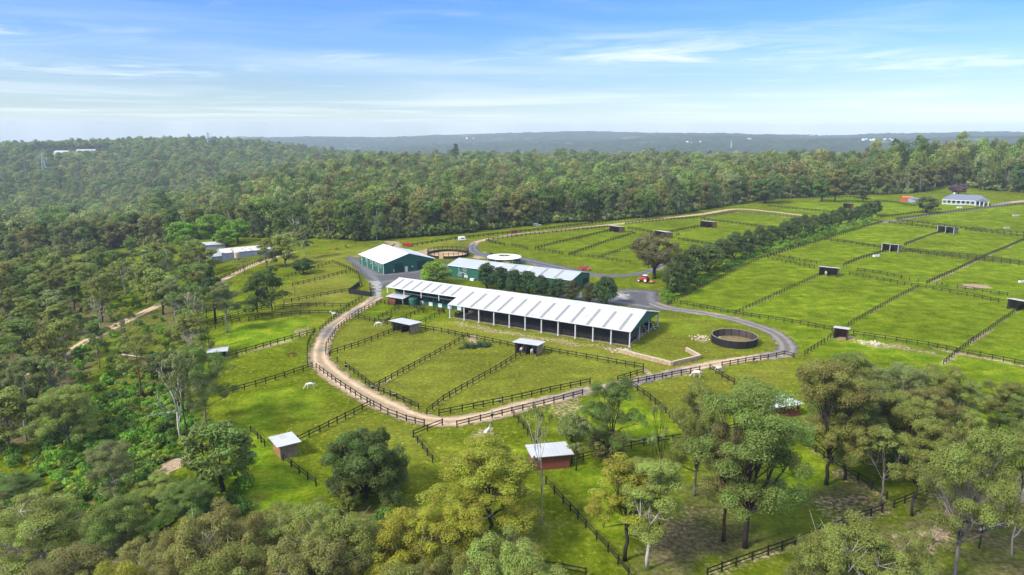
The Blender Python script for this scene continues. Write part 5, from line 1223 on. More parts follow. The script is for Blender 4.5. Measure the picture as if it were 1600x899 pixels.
# foreground, centre
tree('tall', 976, 876, 712, 115, YEL, 'yellow-olive gum with a twin dark trunk in the bright green strip', B_DARK, v=0)
tree('tall', 1012, 890, 712, 100, LIGHT, 'light green gum with a pinkish pale trunk right of the twin trunk', B_PALE, v=1)
tree('wisp', 1030, 820, 628, 85, GREYG, 'tall nearly bare tree with a dark trunk above the pinkish pale trunk', B_DARK, v=0)
tree('gum', 954, 716, 588, 100, MIDG, 'mid green gum hiding the drive beside the stone wall paddock', B_DARK, v=4)
tree('sparse', 900, 735, 650, 60, GREYG, 'leaning forked bare-stemmed tree behind the red-walled shelter', B_DARK, v=0)
tree('round', 947, 722, 672, 60, BROWN, 'low brown bush at the foot of the mid green gum', B_DARK, name='bush', cat='bush')
tree('round', 893, 690, 648, 48, MIDG, 'small soft green bush right of the thin pale tree', B_DARK, name='bush', cat='bush')
tree('wisp', 848, 820, 632, 62, GREYG, 'tall thin pale tree in front of the red-walled shelter', B_PALE, v=1)
tree('gum', 764, 840, 690, 178, YEL, 'big yellow-olive gum with a dark double trunk in front of the drive bend', B_DARK, v=2)
tree('dome', 572, 778, 668, 142, (.110, .155, .034), 'dense dark green dome of a tree standing alone below the drive bend', B_DARK, v=0)
tree('round', 349, 770, 655, 105, MIDG, 'dense bushy green tree on the slope left of the brown-walled shelter', B_DARK, v=1)
tree('sparse', 293, 696, 545, 70, GREYG, 'gum with a charred forked trunk above the bare streak of earth', B_DARK, v=1)
tree('gum', 322, 665, 540, 100, MIDG, 'full grey-green gum right of the charred forked trunk', B_GREY, v=3)
tree('dead', 283, 690, 560, 90, GREYG, 'bleached dead tree with long leaning branches beside the charred trunk', B_PALE, v=1, name='dead_tree')
# foreground, left
tree('canopy', 108, 700, 602, 105, LIGHT, 'bright light green gum over the undergrowth at the left', B_GREY, v=0)
tree('gum', 181, 785, 685, 80, GREYG, 'open grey-green gum with a white fork above the lower left undergrowth', B_PALE, v=1)
tree('canopy', 68, 885, 768, 165, LIGHT, 'broad bright green gum crown in the lower left corner', B_PALE, v=2)
tree('canopy', 196, 890, 770, 108, MIDG, 'green domed gum crown right of the broad lower left crown', B_GREY, v=3)
tree('canopy', 30, 790, 738, 85, MIDG, 'small green gum crown at the left edge above the corner crown', B_GREY)
tree('gum', 250, 800, 745, 90, LIGHT, 'light green leafy crown just below the bare streak of earth', B_GREY)
tree('canopy', 300, 815, 752, 95, MIDG, 'yellow-green crown just right of the leafy crown under the bare earth', B_GREY)
tree('tall', 42, 690, 560, 55, GREYG, 'thin straight pale-trunked gum at the left edge', B_PALE)
tree('tall', 20, 682, 575, 50, GREYG, 'thin gum at the very left edge beside the straight pale trunk', B_GREY)
tree('round', 262, 590, 552, 70, (.09, .11, .03), 'olive bushy tree left of the bleached dead tree', B_GREY)
tree('sparse', 222, 625, 512, 85, OLIVE, 'leaning gum with a reddish trunk in the middle of the left woodland', B_RED, v=2)
tree('round', 545, 800, 752, 40, OLIVE, 'small olive shrub at the lower left of the dark dome tree', B_DARK, name='bush', cat='bush')
# bottom band of brown-olive canopy
band = [(95,868,BROWN),(170,872,YEL),(225,852,BROWN),(282,825,BROWN),(335,800,BROWN),(350,850,OLIVE),(402,812,BROWN),(415,868,BROWN),(460,785,OLIVE),(478,838,BROWN),(515,800,OLIVE),(530,862,BROWN),(556,822,OLIVE),(585,868,YEL),(628,805,YEL),(650,838,OLIVE),(690,862,OLIVE),(722,815,OLIVE),(745,872,OLIVE),(790,842,LIGHT),(820,872,LIGHT),(850,888,LIGHT),(300,878,OLIVE),(380,890,BROWN),(470,885,BROWN),(610,892,OLIVE),(665,890,BROWN),(245,892,BROWN),(140,895,OLIVE),(700,790,YEL)]
for k, (x, y, c) in enumerate(band):
    nm = {BROWN: 'brown-tinged', YEL: 'yellowish', OLIVE: 'olive', LIGHT: 'light green'}[c]
    z = 'lower left corner' if x < 260 else ('bushy slope tree' if x < 420 else ('dark dome tree' if x < 640 else 'yellow-olive gum'))
    row = 'lowest row' if y > 860 else ('middle row' if y > 825 else 'back row')
    tree_top('canopy', x, y - 2 + trng.uniform(-8, 8), 13 + trng.uniform(-3, 3), trng.uniform(8, 13), c, f'{nm} gum crown, bottom canopy\'s {row}, below the {z}', B_PALE, group='gums massed along the bottom edge')
# west: named trees
tree('mid', 403, 497, 424, 46, DARKG, 'left of the two dark round trees at the western paddock fences', B_DARK, v=1)
tree('mid', 425, 484, 415, 50, DARKG, 'right of the two dark round trees at the western paddock fences', B_DARK, v=4)
tree('pine', 337, 505, 412, 36, (.08, .125, .036), 'tall dark conifer-shaped tree at the western paddock corner', B_DARK, v=0, name='pine_tree')
tree('tall', 355, 520, 440, 46, GREYG, 'grey-green gum with a mottled pale trunk just right of the tall conifer', B_PALE)
tree('round', 474, 428, 403, 37, (.075, .125, .03), 'clipped dark green bush at the top of the western paddocks', B_DARK, v=0, name='bush', cat='bush')
tree('sparse', 382, 428, 404, 34, BROWN, 'low brownish tree beside the dirt track below the old shed', B_GREY)
tree('mid', 417, 418, 372, 36, OLIVE, 'open gum right of the old blue-grey shed, nearer the track', B_GREY)
tree('mid', 446, 417, 365, 40, LIGHT, 'light green gum with a thin dark trunk beside the dirt track end', B_DARK)
tree('tall', 476, 405, 352, 28, GREYG, 'grey gum with a bare pale trunk above the clipped bush', B_PALE)
for (x, y, tp, w, lab) in ((288,392,345,44,'bright green round tree left of the white-roofed building'), (335,384,332,52,'largest bright green tree above the old blue-grey shed'), (372,380,340,44,'bright green tree at the right of the old shed roof'), (355,386,358,36,'lower bright green tree just above the old shed roof'), (306,405,378,30,'dark green tree in front of the white-roofed building')):
    tree('round', x, y, tp, w, BRIGHT if 'bright' in lab else DARKG, lab, B_DARK, name='broadleaf_tree')
tree('mid', 8, 490, 408, 56, BROWN, 'brownish open gum at the left edge beside the dry field', B_RED)
tree('mid', 189, 448, 392, 30, DARKG, 'dark-stemmed tree left of the small hut clearing', B_DARK)
tree('ave', 679, 444, 409, 50, (.22, .33, .028), 'rounded yellow-green tree between the shed and the long green building', B_DARK, v=1, name='broadleaf_tree')
tree('brownround', 1022, 436, 363, 76, (.165, .142, .065), 'big round brown-green tree beside the red tractor', B_DARK, v=0, name='broadleaf_tree')
tree('mid', 768, 407, 393, 9, BROWN, 'small ragged shrub beside the horse walker', B_DARK, name='bush', cat='bush')
# row before the long green building
row = [(761,451,414,27),(782,455,420,25),(804,458,425,26),(825,459,427,28),(846,464,433,27),(871,468,439,25),(892,471,442,26),(921,474,446,22),(947,477,436,31)]
ordn = ['first','second','third','fourth','fifth','sixth','seventh','eighth','ninth']
for k, (x, y, tp, w) in enumerate(row):
    tree('ave', x, y, tp - 4, w * 1.25, (.125, .120, .045) if k in (6, 7) else (.062, .112, .036), f'{ordn[k]} small tree from the left in the row between arena roof and long green building', B_DARK, name='broadleaf_tree', group='trees in front of the long green building')
# avenue
av = [(1052,464,414),(1062,452,396),(1085,440,386),(1106,429,380),(1127,418,373),(1146,410,368),(1166,402,365),(1186,394,358),(1206,388,352),(1224,382,350),(1240,377,345),(1256,372,340),(1271,368,338),(1286,363,335),(1300,359,333),(1313,356,328),(1326,352,326),(1338,349,323),(1350,346,320),(1360,343,317),(1368,341,316)]
av = [(x, y - 4, tp + 3) for x, y, tp in av]
cnt = ['first','second','third','fourth','fifth','sixth','seventh','eighth','ninth','tenth','eleventh','twelfth','thirteenth','fourteenth','fifteenth','sixteenth','seventeenth','eighteenth','nineteenth','twentieth','last']
for k, (x, y, tp) in enumerate(av):
    tree('ave', x, y, tp - 6 + trng.uniform(-4, 3), (y - tp) * .92, trng.choice([(.088, .130, .032), (.075, .115, .030), (.11, .15, .036)]), f'dark bushy avenue tree, {cnt[k]} counting from the tractor end', B_DARK, name='avenue_tree', group='avenue of dark bushy trees')
for k, (x, y, tp) in enumerate(av[3:-3:2]):
    tree('ave', x - 20 + k * .9, y - 3, tp + 16 - k * .5, (y - tp) * .75, (.085, .130, .034), 'lower shrubby tree filling the back of the avenue row', B_DARK, name='avenue_tree', group='lower trees behind the avenue')
# lone trees by the far paddocks
tree('round', 1447, 333, 306, 33, (.14, .17, .06), 'lone rounded pale green tree left of the verandah house', B_DARK, name='broadleaf_tree')
tree('mid', 1348, 316, 296, 24, (.10, .14, .04), 'small round tree in the far paddock near the avenue end', B_DARK)
tree('round', 1284, 315, 277, 34, (.11, .22, .025), 'bright round tree at the far forest edge above the avenue', B_DARK, name='broadleaf_tree')
tree('mid', 1304, 316, 262, 36, BROWN, 'brownish gum right of the bright round tree at the far forest edge', B_DARK)
tree('round', 1195, 318, 278, 46, DARKG, 'dark round spreading tree at the forest edge above the sandy bend', B_DARK, name='broadleaf_tree')
tree('round', 857, 345, 288, 56, DARKG, 'wide dark green tree at the forest edge above the northern paddocks', B_DARK, name='broadleaf_tree')
tree('round', 1497, 305, 287, 28, (.17, .085, .15), 'purple-flowered jacaranda tree behind the verandah house', B_DARK, name='jacaranda_tree')
tree('pine', 712, 262, 224, 16, DARKG, 'lone dark pine rising above the forest skyline', B_DARK, name='pine_tree')
# trees standing in the western woodland
def scatter(poly, spacing, seed, avoid=()):
    P = px_poly(poly); r = np.random.default_rng(seed); lo, hi = P.min(0), P.max(0); pts = []
    n = int((hi[0] - lo[0]) * (hi[1] - lo[1]) / spacing ** 2 * 12)
    X = r.uniform(lo[0], hi[0], n); Y = r.uniform(lo[1], hi[1], n); k = poly_dist(P, X, Y) < 0
    for x, y in zip(X[k], Y[k]):
        if all((x - a) ** 2 + (y - b) ** 2 > spacing ** 2 for a, b in pts): pts.append((x, y))
    return pts
TRK = np.array([at(*p)[:2] for p in ((-60,620),(25,588),(57,579),(110,548),(160,520),(225,488),(295,460),(350,437),(400,413))])
def off_track(x, y, m): return float(line_dist(TRK, np.array([x]), np.array([y]))[0]) > m
WEST = [([(-60,470),(0,440),(60,440),(190,425),(300,418),(330,425),(300,452),(225,480),(160,512),(60,565),(-60,600)], 9.3, 'above the western dirt track'),
        ([(60,590),(160,530),(235,490),(300,468),(322,490),(330,540),(310,580),(200,610),(110,640),(60,640)], 13, 'between dirt track and western paddocks'),
        ([(-60,640),(10,600),(60,640),(60,700),(0,740),(-60,740)], 9, 'at the left edge below the dirt track')]
wn_ = 0
for poly, sp, where in WEST:
    for x, y in scatter(poly, sp, 5 + len(poly)):
        if not off_track(x, y, 4.5): continue
        if any(np.hypot(x - c[0], y - c[1]) < rr * .8 for c, rr in CLEARINGS): continue
        if any(np.hypot(x - a, y - b) < 4 for a, b, w in TREES): continue
        c, cn = trng.choice([(OLIVE, 'olive'), (GREYG, 'grey-green'), (MIDG, 'mid green'), (LIGHT, 'light green'), (OLIVE, 'olive')]); k = trng.choice(['mid', 'mid', 'mid', 'tall', 'sparse'])
        kn = {'mid': 'wide', 'tall': 'tall slim', 'sparse': 'open thin-leaved'}[k]
        place_tree(trng.choice([q for q in PR if q[0] == k]), Vector((x, y, tz(x, y))), trng.uniform(11, 17), trng.uniform(7.5, 12) * (.75 if k == 'tall' else 1), c, trng.choice([B_GREY, B_PALE, B_DARK]), f'{kn} {cn} gum {where}', 'gums of the western woodland')
# front row of the forest behind the farm
def zone_of(px):
    for lim, z in ((200, 'left of the small hut clearing'), (330, 'behind the old blue-grey shed'), (480, 'beside the end of the dirt track'), (640, 'behind the big green shed'), (760, 'behind the round yard'), (940, 'behind the sandy track and its rail fence'), (1140, 'above the sandy track'), (1330, 'beyond the far paddocks'), (1460, 'behind the rust-orange shed'), (9999, 'behind the verandah house')):
        if px < lim: return z
rf_ = np.random.default_rng(31)
front = []
for k in range(6000):
    a = rf_.uniform(math.radians(-37.5), math.radians(38)); e = float(np.interp(a, FE_A, FE_R)); r = e + rf_.uniform(0, 34) ; x, y = r * math.sin(a), r * math.cos(a)
    if any(np.hypot(x - c[0], y - c[1]) < rr for c, rr in CLEARINGS): continue
    if all((x - p[0]) ** 2 + (y - p[1]) ** 2 > 81 for p in front) and all((x - p[0]) ** 2 + (y - p[1]) ** 2 > 30 for p in TREES): front.append((x, y))
    if len(front) >= 170: break
for x, y in front:
    px = proj((x, y, 0))[0]; big = px > 1250
    c, cn = trng.choice([(OLIVE, 'olive'), (GREYG, 'grey-green'), (MIDG, 'mid green'), (DARKG, 'dark green'), (BROWN, 'brownish')]); k = trng.choice(['mid', 'mid', 'mid', 'tall', 'round' if big else 'mid', 'wisp' if 640 < px < 1150 else 'mid'])
    h = trng.uniform(15, 22) if not big else trng.uniform(16, 25)
    place_tree(trng.choice([q for q in PR if q[0] == k]), Vector((x, y, tz(x, y))), h, h * trng.uniform(.5, .7) * (.7 if k in ('tall', 'wisp') else 1), c, trng.choice([B_GREY, B_PALE, B_DARK, B_DARK]), f'{cn} forest-edge tree {zone_of(px)}', 'trees along the edge of the forest', name='forest_tree')

# ------------------------------------------------------------------ the forest beyond (one mass), shrubs
def kinds(name, meshes):
    c = bpy.data.collections.new(name)
    for i, me in enumerate(meshes): c.objects.link(bpy.data.objects.new(f'{name}_kind', me))
    return c
def forest_kind(seed, H, W, n, leaf, mat, round_=False):
    rng = np.random.default_rng(seed); C = []; rc = W * .17
    for k in range(n):
        d = rng.normal(size=3); d[2] = abs(d[2]) - .25; d /= np.linalg.norm(d)
        C.append(np.array([d[0] * (W / 2 - rc * .5), d[1] * (W / 2 - rc * .5), H * (.52 if not round_ else .5) + d[2] * H * (.40 if not round_ else .42)]) * np.array([*rng.uniform(.55, 1, 2), 1]))
    V, Q, A = leaf_cloud(rng, C, [rc * rng.uniform(.75, 1.25) for _ in C], 34, leaf, aspect=.6, flat=.85, jit=.32)
    mb = MB(); mb.tube([(0, 0, -1), (.3, 0, H * .4), (0, 0, H * .65)], [.4, .3, .12], 5, cap=False)
    for t in (0.5, 2.6, 4.5): mb.tube([(.2, 0, H * .35), (W * .2 * math.cos(t), W * .2 * math.sin(t), H * .62)], [.2, .08], 4, cap=False)
    nv = len(V); V2 = np.vstack([V, np.array(mb.v)]); Q2 = np.vstack([Q, np.array([f for f in mb.f if len(f) == 4]) + nv])
    return np_mesh('forest_tree', V2, Q2, [mat, FBARK], mat_index=np.concatenate([np.zeros(len(Q)), np.ones(len(Q2) - len(Q))]), attrs={'cv': ('FLOAT', np.concatenate([A, np.full(len(V2) - nv, .5)]))})
FLEAF = forest_leaf_material('forest_leaves', [OLIVE, MIDG, (.165, .195, .050), GREYG, DARKG, (.115, .165, .046), MIDG, (.19, .175, .055), (.205, .24, .05)])
FBARK = surf('forest_bark', (.20, .18, .155), .9, .4, .3)
def instancer(name, pts, rots, scl, coll, label):
    me = bpy.data.meshes.new(name); me.vertices.add(len(pts)); me.vertices.foreach_set('co', np.asarray(pts, np.float32).ravel())
    for an, data in (('rot', rots), ('scl', scl)):
        a = me.attributes.new(an, 'FLOAT_VECTOR', 'POINT'); a.data.foreach_set('vector', np.asarray(data, np.float32).ravel())
    o = bpy.data.objects.new(name, me); COL.objects.link(o); tag(o, label, None, None, 'stuff')
    ng = bpy.data.node_groups.new(name + '_nodes', 'GeometryNodeTree')
    ng.interface.new_socket('Geometry', in_out='INPUT', socket_type='NodeSocketGeometry'); ng.interface.new_socket('Geometry', in_out='OUTPUT', socket_type='NodeSocketGeometry')
    gi, go = ng.nodes.new('NodeGroupInput'), ng.nodes.new('NodeGroupOutput'); ip = ng.nodes.new('GeometryNodeInstanceOnPoints'); ci = ng.nodes.new('GeometryNodeCollectionInfo')
    ci.inputs['Collection'].default_value = coll; ci.inputs['Separate Children'].default_value = True; ci.inputs['Reset Children'].default_value = True
    ra, sa = ng.nodes.new('GeometryNodeInputNamedAttribute'), ng.nodes.new('GeometryNodeInputNamedAttribute')
    for q, nm in ((ra, 'rot'), (sa, 'scl')): q.data_type = 'FLOAT_VECTOR'; q.inputs['Name'].default_value = nm
    rv = ng.nodes.new('FunctionNodeRandomValue'); rv.data_type = 'INT'; rv.inputs['Min'].default_value = 0; rv.inputs['Max'].default_value = 50
    for s_ in rv.inputs:
        if s_.type == 'INT' and s_.name == 'Max': s_.default_value = 50
    e2r = ng.nodes.new('FunctionNodeEulerToRotation')
    ip.inputs['Pick Instance'].default_value = True
    L = ng.links; L.new(gi.outputs[0], ip.inputs['Points']); L.new(ci.outputs[0], ip.inputs['Instance']); L.new(ra.outputs['Attribute'], e2r.inputs[0]); L.new(e2r.outputs[0], ip.inputs['Rotation']); L.new(sa.outputs['Attribute'], ip.inputs['Scale'])
    for s_ in rv.outputs:
        if s_.type == 'INT': L.new(s_, ip.inputs['Instance Index'])
    L.new(ip.outputs[0], go.inputs[0])
    md = o.modifiers.new('instances', 'NODES'); md.node_group = ng; return o
def forest():
    fk = kinds('forest', [forest_kind(900 + i, 18, 11 + i % 3, 34, .95, FLEAF, i == 4) for i in range(6)])
    rng = np.random.default_rng(8); pts = []
    for r0, r1, sp in ((260, 520, 9.5), (520, 900, 10.5), (900, 1500, 12.0), (1500, 2600, 15.0)):
        n = int(2 * r1 / sp) + 1; gx, gy = np.meshgrid(np.arange(-n, n) * sp, np.arange(0, n) * sp); x = (gx + rng.uniform(-.45, .45, gx.shape) * sp).ravel(); y = (gy + rng.uniform(-.45, .45, gy.shape) * sp).ravel()
        r = np.hypot(x, y); a = np.arctan2(x, y); k = (r > r0) & (r <= r1) & (np.abs(a) < math.radians(44)) & (r > edge_r(x, y) + 26)
        for c, rr in CLEARINGS: k &= np.hypot(x - c[0], y - c[1]) > rr
        k &= (vnoise(x, y, 55, 91, 3) > .36) | (rng.uniform(size=len(x)) < .35)
        x, y = x[k], y[k]; pts.append(np.stack([x, y, terrain(x, y), np.full(len(x), sp)], 1))
    P = np.vstack(pts); n = len(P); s = P[:, 3] / 10.5 * 1.05; s *= rng.uniform(.55, 1.45, n) * (.75 + .5 * vnoise(P[:, 0], P[:, 1], 70, 93, 2)); s = np.clip(s, .5, 1.9)
    a = np.arctan2(P[:, 0], P[:, 1]); r = np.hypot(P[:, 0], P[:, 1])
    hz = np.where((a > math.radians(27)) & (r < 900), 1.3, np.where((a > math.radians(15)) & (r < 900), 1.08, .88)) * rng.uniform(.8, 1.15, n)
    hz = hz * 1.1 * np.where(rng.uniform(size=n) < .10, 1.35, 1.0) * (.8 + .4 * vnoise(P[:, 0], P[:, 1], 90, 94, 2))
    S = np.stack([s, s, np.clip(s, .8, 1.15) * hz], 1)
    rot = np.stack([np.zeros(n), np.zeros(n), rng.uniform(0, 6.28, n)], 1)
    instancer('forest', P[:, :3], rot, S, fk, 'dense eucalypt forest filling the valley and hills behind the farm')
    return n
print('forest instances', forest())
def shrub_kind(seed, n, W, H, per, leaf, mat):
    rng = np.random.default_rng(seed); C = [np.array([rng.normal() * W * .25, rng.normal() * W * .25, H * rng.uniform(.25, .8)]) for _ in range(n)]
    V, Q, A = leaf_cloud(rng, C, [W * .26 * rng.uniform(.7, 1.2) for _ in C], per, leaf, aspect=.55)
    return np_mesh('shrub', V, Q, [mat], attrs={'cv': ('FLOAT', A)})
SHL = forest_leaf_material('undergrowth_leaves', [(.120, .250, .022), (.150, .290, .022), (.105, .205, .028), (.180, .260, .030), (.095, .170, .026), (.20, .25, .035)])
def understory():
    sk = kinds('understory', [shrub_kind(980 + i, 7, 2.4, 2.0, 40, .55, FLEAF) for i in range(3)]); rng = np.random.default_rng(12)
    a = rng.uniform(math.radians(-38), math.radians(38), 2600); r = np.interp(a, FE_A, FE_R) + rng.uniform(1, 1, 2600) + 45 * rng.uniform(0, 1, 2600) ** 1.3; x, y = r * np.sin(a), r * np.cos(a); k = np.ones(len(x), bool)
    for c, rr in CLEARINGS: k &= np.hypot(x - c[0], y - c[1]) > rr
    x, y = x[k], y[k]; n = len(x); s = rng.uniform(.8, 2.6, n)
    instancer('forest_understory', np.stack([x, y, terrain(x, y) - .2], 1), np.stack([np.zeros(n), np.zeros(n), rng.uniform(0, 6.28, n)], 1), np.stack([s, s, s * rng.uniform(.8, 1.5, n)], 1), sk, 'bushes and saplings filling the front of the forest')
understory()
def undergrowth(name, label, zones, seed, smin, smax):
    sk = kinds(name, [shrub_kind(950 + seed + i, 7, 2.2, 1.5, 70, .34, SHL) for i in range(4)]); P = []
    for poly, sp in zones: P += scatter(poly, sp, seed)
    P = np.array([p for p in P if off_track(p[0], p[1], 3)]); rng = np.random.default_rng(seed); n = len(P)
    s = rng.uniform(smin, smax, n); instancer(name, np.stack([P[:, 0], P[:, 1], terrain(P[:, 0], P[:, 1]) - .15], 1), np.stack([np.zeros(n), np.zeros(n), rng.uniform(0, 6.28, n)], 1), np.stack([s, s, s * rng.uniform(.7, 1.3, n)], 1), sk, label)
undergrowth('undergrowth', 'lush green bramble undergrowth on the slope at the left', [([(60,690),(110,640),(200,610),(280,600),(300,640),(292,690),(300,705),(255,720),(225,750),(200,790),(120,770),(60,740)], 1.7), ([(-40,760),(60,740),(130,775),(200,795),(330,760),(380,720),(400,800),(330,840),(-40,860)], 2.6), ([(130,615),(260,540),(310,580),(290,600),(180,620)], 3.2)], 3, .7, 1.6)
undergrowth('scrub', 'low scrub between the trunks of the left and bottom woodland', [([(-60,640),(-60,470),(190,430),(300,430),(320,470),(225,492),(60,590)], 5.5), ([(60,640),(60,590),(235,495),(320,490),(320,560)], 5.0), ([(-60,950),(-60,850),(330,830),(480,800),(690,830),(690,950)], 4.0), ([(-60,640),(60,600),(110,640),(60,740),(-60,760)], 3.5)], 4, .7, 1.5)
undergrowth('avenue_undergrowth', 'low hedge-like growth under the avenue of trees', [([(1040,478),(1052,466),(1110,436),(1185,400),(1290,370),(1372,345),(1365,341),(1280,362),(1180,392),(1100,430),(1036,462)], 2.6)], 5, .8, 1.5)

# ------------------------------------------------------------------ poles, pylons
def power_pole(px, py, top, label, arm=True):
    b = at(px, py); d = ray(px, top); t = math.hypot(b.x, b.y) / math.hypot(d[0], d[1]); h = CAM_H + d[2] * t - b.z; zc = depth(b)
    r = empty('power_pole', b, .4); tag(r, label, 'pole'); w = max(.13, zc * .00045)
    MB().tube([(0, 0, -.5), (0, 0, h)], [w, w * .8], 7).build('pole', M['pole'], r)
    if arm: MB().box(-1.1, 1.1, -.08, .08, h - .8, h - .6).build('cross_arm', M['pole'], r)
power_pole(1417, 305, 277, 'wooden power pole in front of the far eastern forest')
power_pole(461, 463, 448, 'short timber post standing between the upper western paddocks', False)
power_pole(445, 420, 398, 'thin pole beside the dirt track near the light green gum', False)
power_pole(799, 384, 352, 'thin light pole at the corner of the northern paddocks', False)
def pylon(px, py, h, label, th=.45):
    c = at(px, py); r = empty('pylon', c, .5); tag(r, label, 'pylon', 'lattice pylons')
    w = lambda z: 4.2 * (1 - z / h) ** 1.3 + .55
    zs = [0, .22, .42, .58, .72, .84, .93, 1.0]; m = MB()
    for a, b in zip(zs, zs[1:]):
        a, b = a * h, b * h; A = [(i * w(a), j * w(a), a) for i, j in ((-1,-1),(1,-1),(1,1),(-1,1))]; B = [(i * w(b), j * w(b), b) for i, j in ((-1,-1),(1,-1),(1,1),(-1,1))]
        for k in range(4): m.bar(A[k], B[k], th, th); m.bar(A[k], B[(k + 1) % 4], th * .6, th * .6); m.bar(A[(k + 1) % 4], B[k], th * .6, th * .6); m.bar(B[k], B[(k + 1) % 4], th * .6, th * .6)
    m.build('tower', M['pylon'], r)
    for z, l in ((.62, 8.5), (.78, 7.0), (.92, 5.5)):
        q = MB(); q.bar((-l, 0, z * h), (l, 0, z * h), th, th); q.bar((-l, 0, z * h), (0, 0, (z + .06) * h), th * .6, th * .6); q.bar((l, 0, z * h), (0, 0, (z + .06) * h), th * .6, th * .6); q.build('cross_arm', M['pylon'], r)
        for s in (-1, 1): MB().tube([(s * l, 0, z * h), (s * l, 0, z * h - 2.4)], [.2, .2], 5).build('insulator', M['pylon'], r)
pylon(71, 278, 46, 'tall grey lattice pylon in the clearing on the far left hillside', .55)
pylon(327, 235, 44, 'faint lattice pylon near the crest of the far left hill', .7)
pylon(545, 240, 48, 'faint lattice pylon on the skyline right of the far left hill', .9)
pylon(1142, 236, 48, 'faint lattice pylon in front of the far ridge', .9)

# ------------------------------------------------------------------ vehicles
def wheel(parent, x, y, R, w, hub='steel', rimr=.55):
    o = MB().tube([(0, -w / 2, 0), (0, -w * .3, 0), (0, w * .3, 0), (0, w / 2, 0)], [R * .88, R, R, R * .88], 18).build('wheel', M['tyre'], parent); o.location = (x, y, R)
    s = 1 if y > 0 else -1
    MB().tube([(0, s * w * .5, 0), (0, s * (w * .5 + .02), 0)], [R * rimr, R * rimr * .9], 14).build('rim', M[hub], o)
def tractor():
    c = at(1006, 441); r = empty('tractor', c, math.radians(150)); tag(r, 'red tractor with white cab roof parked on grass by the big round tree', 'tractor')
    b = MB().hexa([(.2, -.42, .75), (2.3, -.38, .75), (2.3, .38, .75), (.2, .42, .75)], [(.2, -.42, 1.65), (2.25, -.32, 1.45), (2.25, .32, 1.45), (.2, .42, 1.65)]).build('hood', M['redpaint'], r); bevel(b, .08, 2)
    MB().box(2.26, 2.34, -.3, .3, .85, 1.4).build('grille', M['dark'], b)
    for s in (-1, 1): MB().box(2.27, 2.36, s * .26 - .08, s * .26 + .08, 1.22, 1.36).build('headlight', M['white'], b)
    MB().box(-1.3, 2.1, -.3, .3, .45, .8).build('chassis', M['dark'], r)
    cb = MB().hexa([(-1.25, -.72, 1.0), (.25, -.72, 1.0), (.25, .72, 1.0), (-1.25, .72, 1.0)], [(-1.1, -.66, 2.55), (.1, -.66, 2.55), (.1, .66, 2.55), (-1.1, .66, 2.55)]).build('cab', M['glass'], r)
    bevel(MB().box(-1.3, .3, -.85, .85, 2.55, 2.75).build('cab_roof', M['white'], r), .06, 2)
    for x, y in ((-1.2, -.7), (.2, -.7), (.2, .7), (-1.2, .7)): MB().bar((x, y, 1), (x * .88, y * .94, 2.56), .09, .09).build('cab_pillar', M['redpaint'], cb)
    for s in (-1, 1):
        wheel(r, -.85, s * .95, .88, .5, 'white', .6); wheel(r, 1.75, s * .85, .58, .38, 'white', .6)
        bevel(MB().prism([(s * .68, 1.25), (s * 1.25, 1.25), (s * 1.25, 1.9), (s * .68, 1.95)], -1.55, -.15).build('mudguard', M['redpaint'], r), .05)
    MB().tube([(.9, .3, 1.6), (.9, .3, 2.5)], [.06, .05], 8).build('exhaust', M['dark'], r)
    MB().bar((-1.2, .25, .7), (-2.0, .25, .6), .1, .1).bar((-1.2, -.25, .7), (-2.0, -.25, .6), .1, .1).build('linkage', M['dark'], r)
    m = empty('slasher', c + Vector((math.cos(math.radians(150)), math.sin(math.radians(150)), 0)) * -2.9, math.radians(150)); tag(m, 'orange slasher mower hitched behind the red tractor', 'mower')
    bevel(MB().hexa([(-.8, -1.1, .3), (.8, -1.1, .3), (.8, 1.1, .3), (-.8, 1.1, .3)], [(-.7, -1.0, .62), (.7, -1.0, .62), (.7, 1.0, .62), (-.7, 1.0, .62)]).build('deck', M['orange'], m), .05)
    MB().cyl((0, 0), .3, .62, .95, 12).build('gearbox', M['orange'], m); MB().bar((.7, 0, .8), (1.1, 0, .75), .1, .1).build('drive_shaft', M['dark'], m)
    for s in (-1, 1): MB().box(-.85, .85, s * 1.12 - .04, s * 1.12 + .04, .05, .5).build('skid', M['dark'], m)
    wheel(m, -1.1, 0, .28, .16)
tractor()
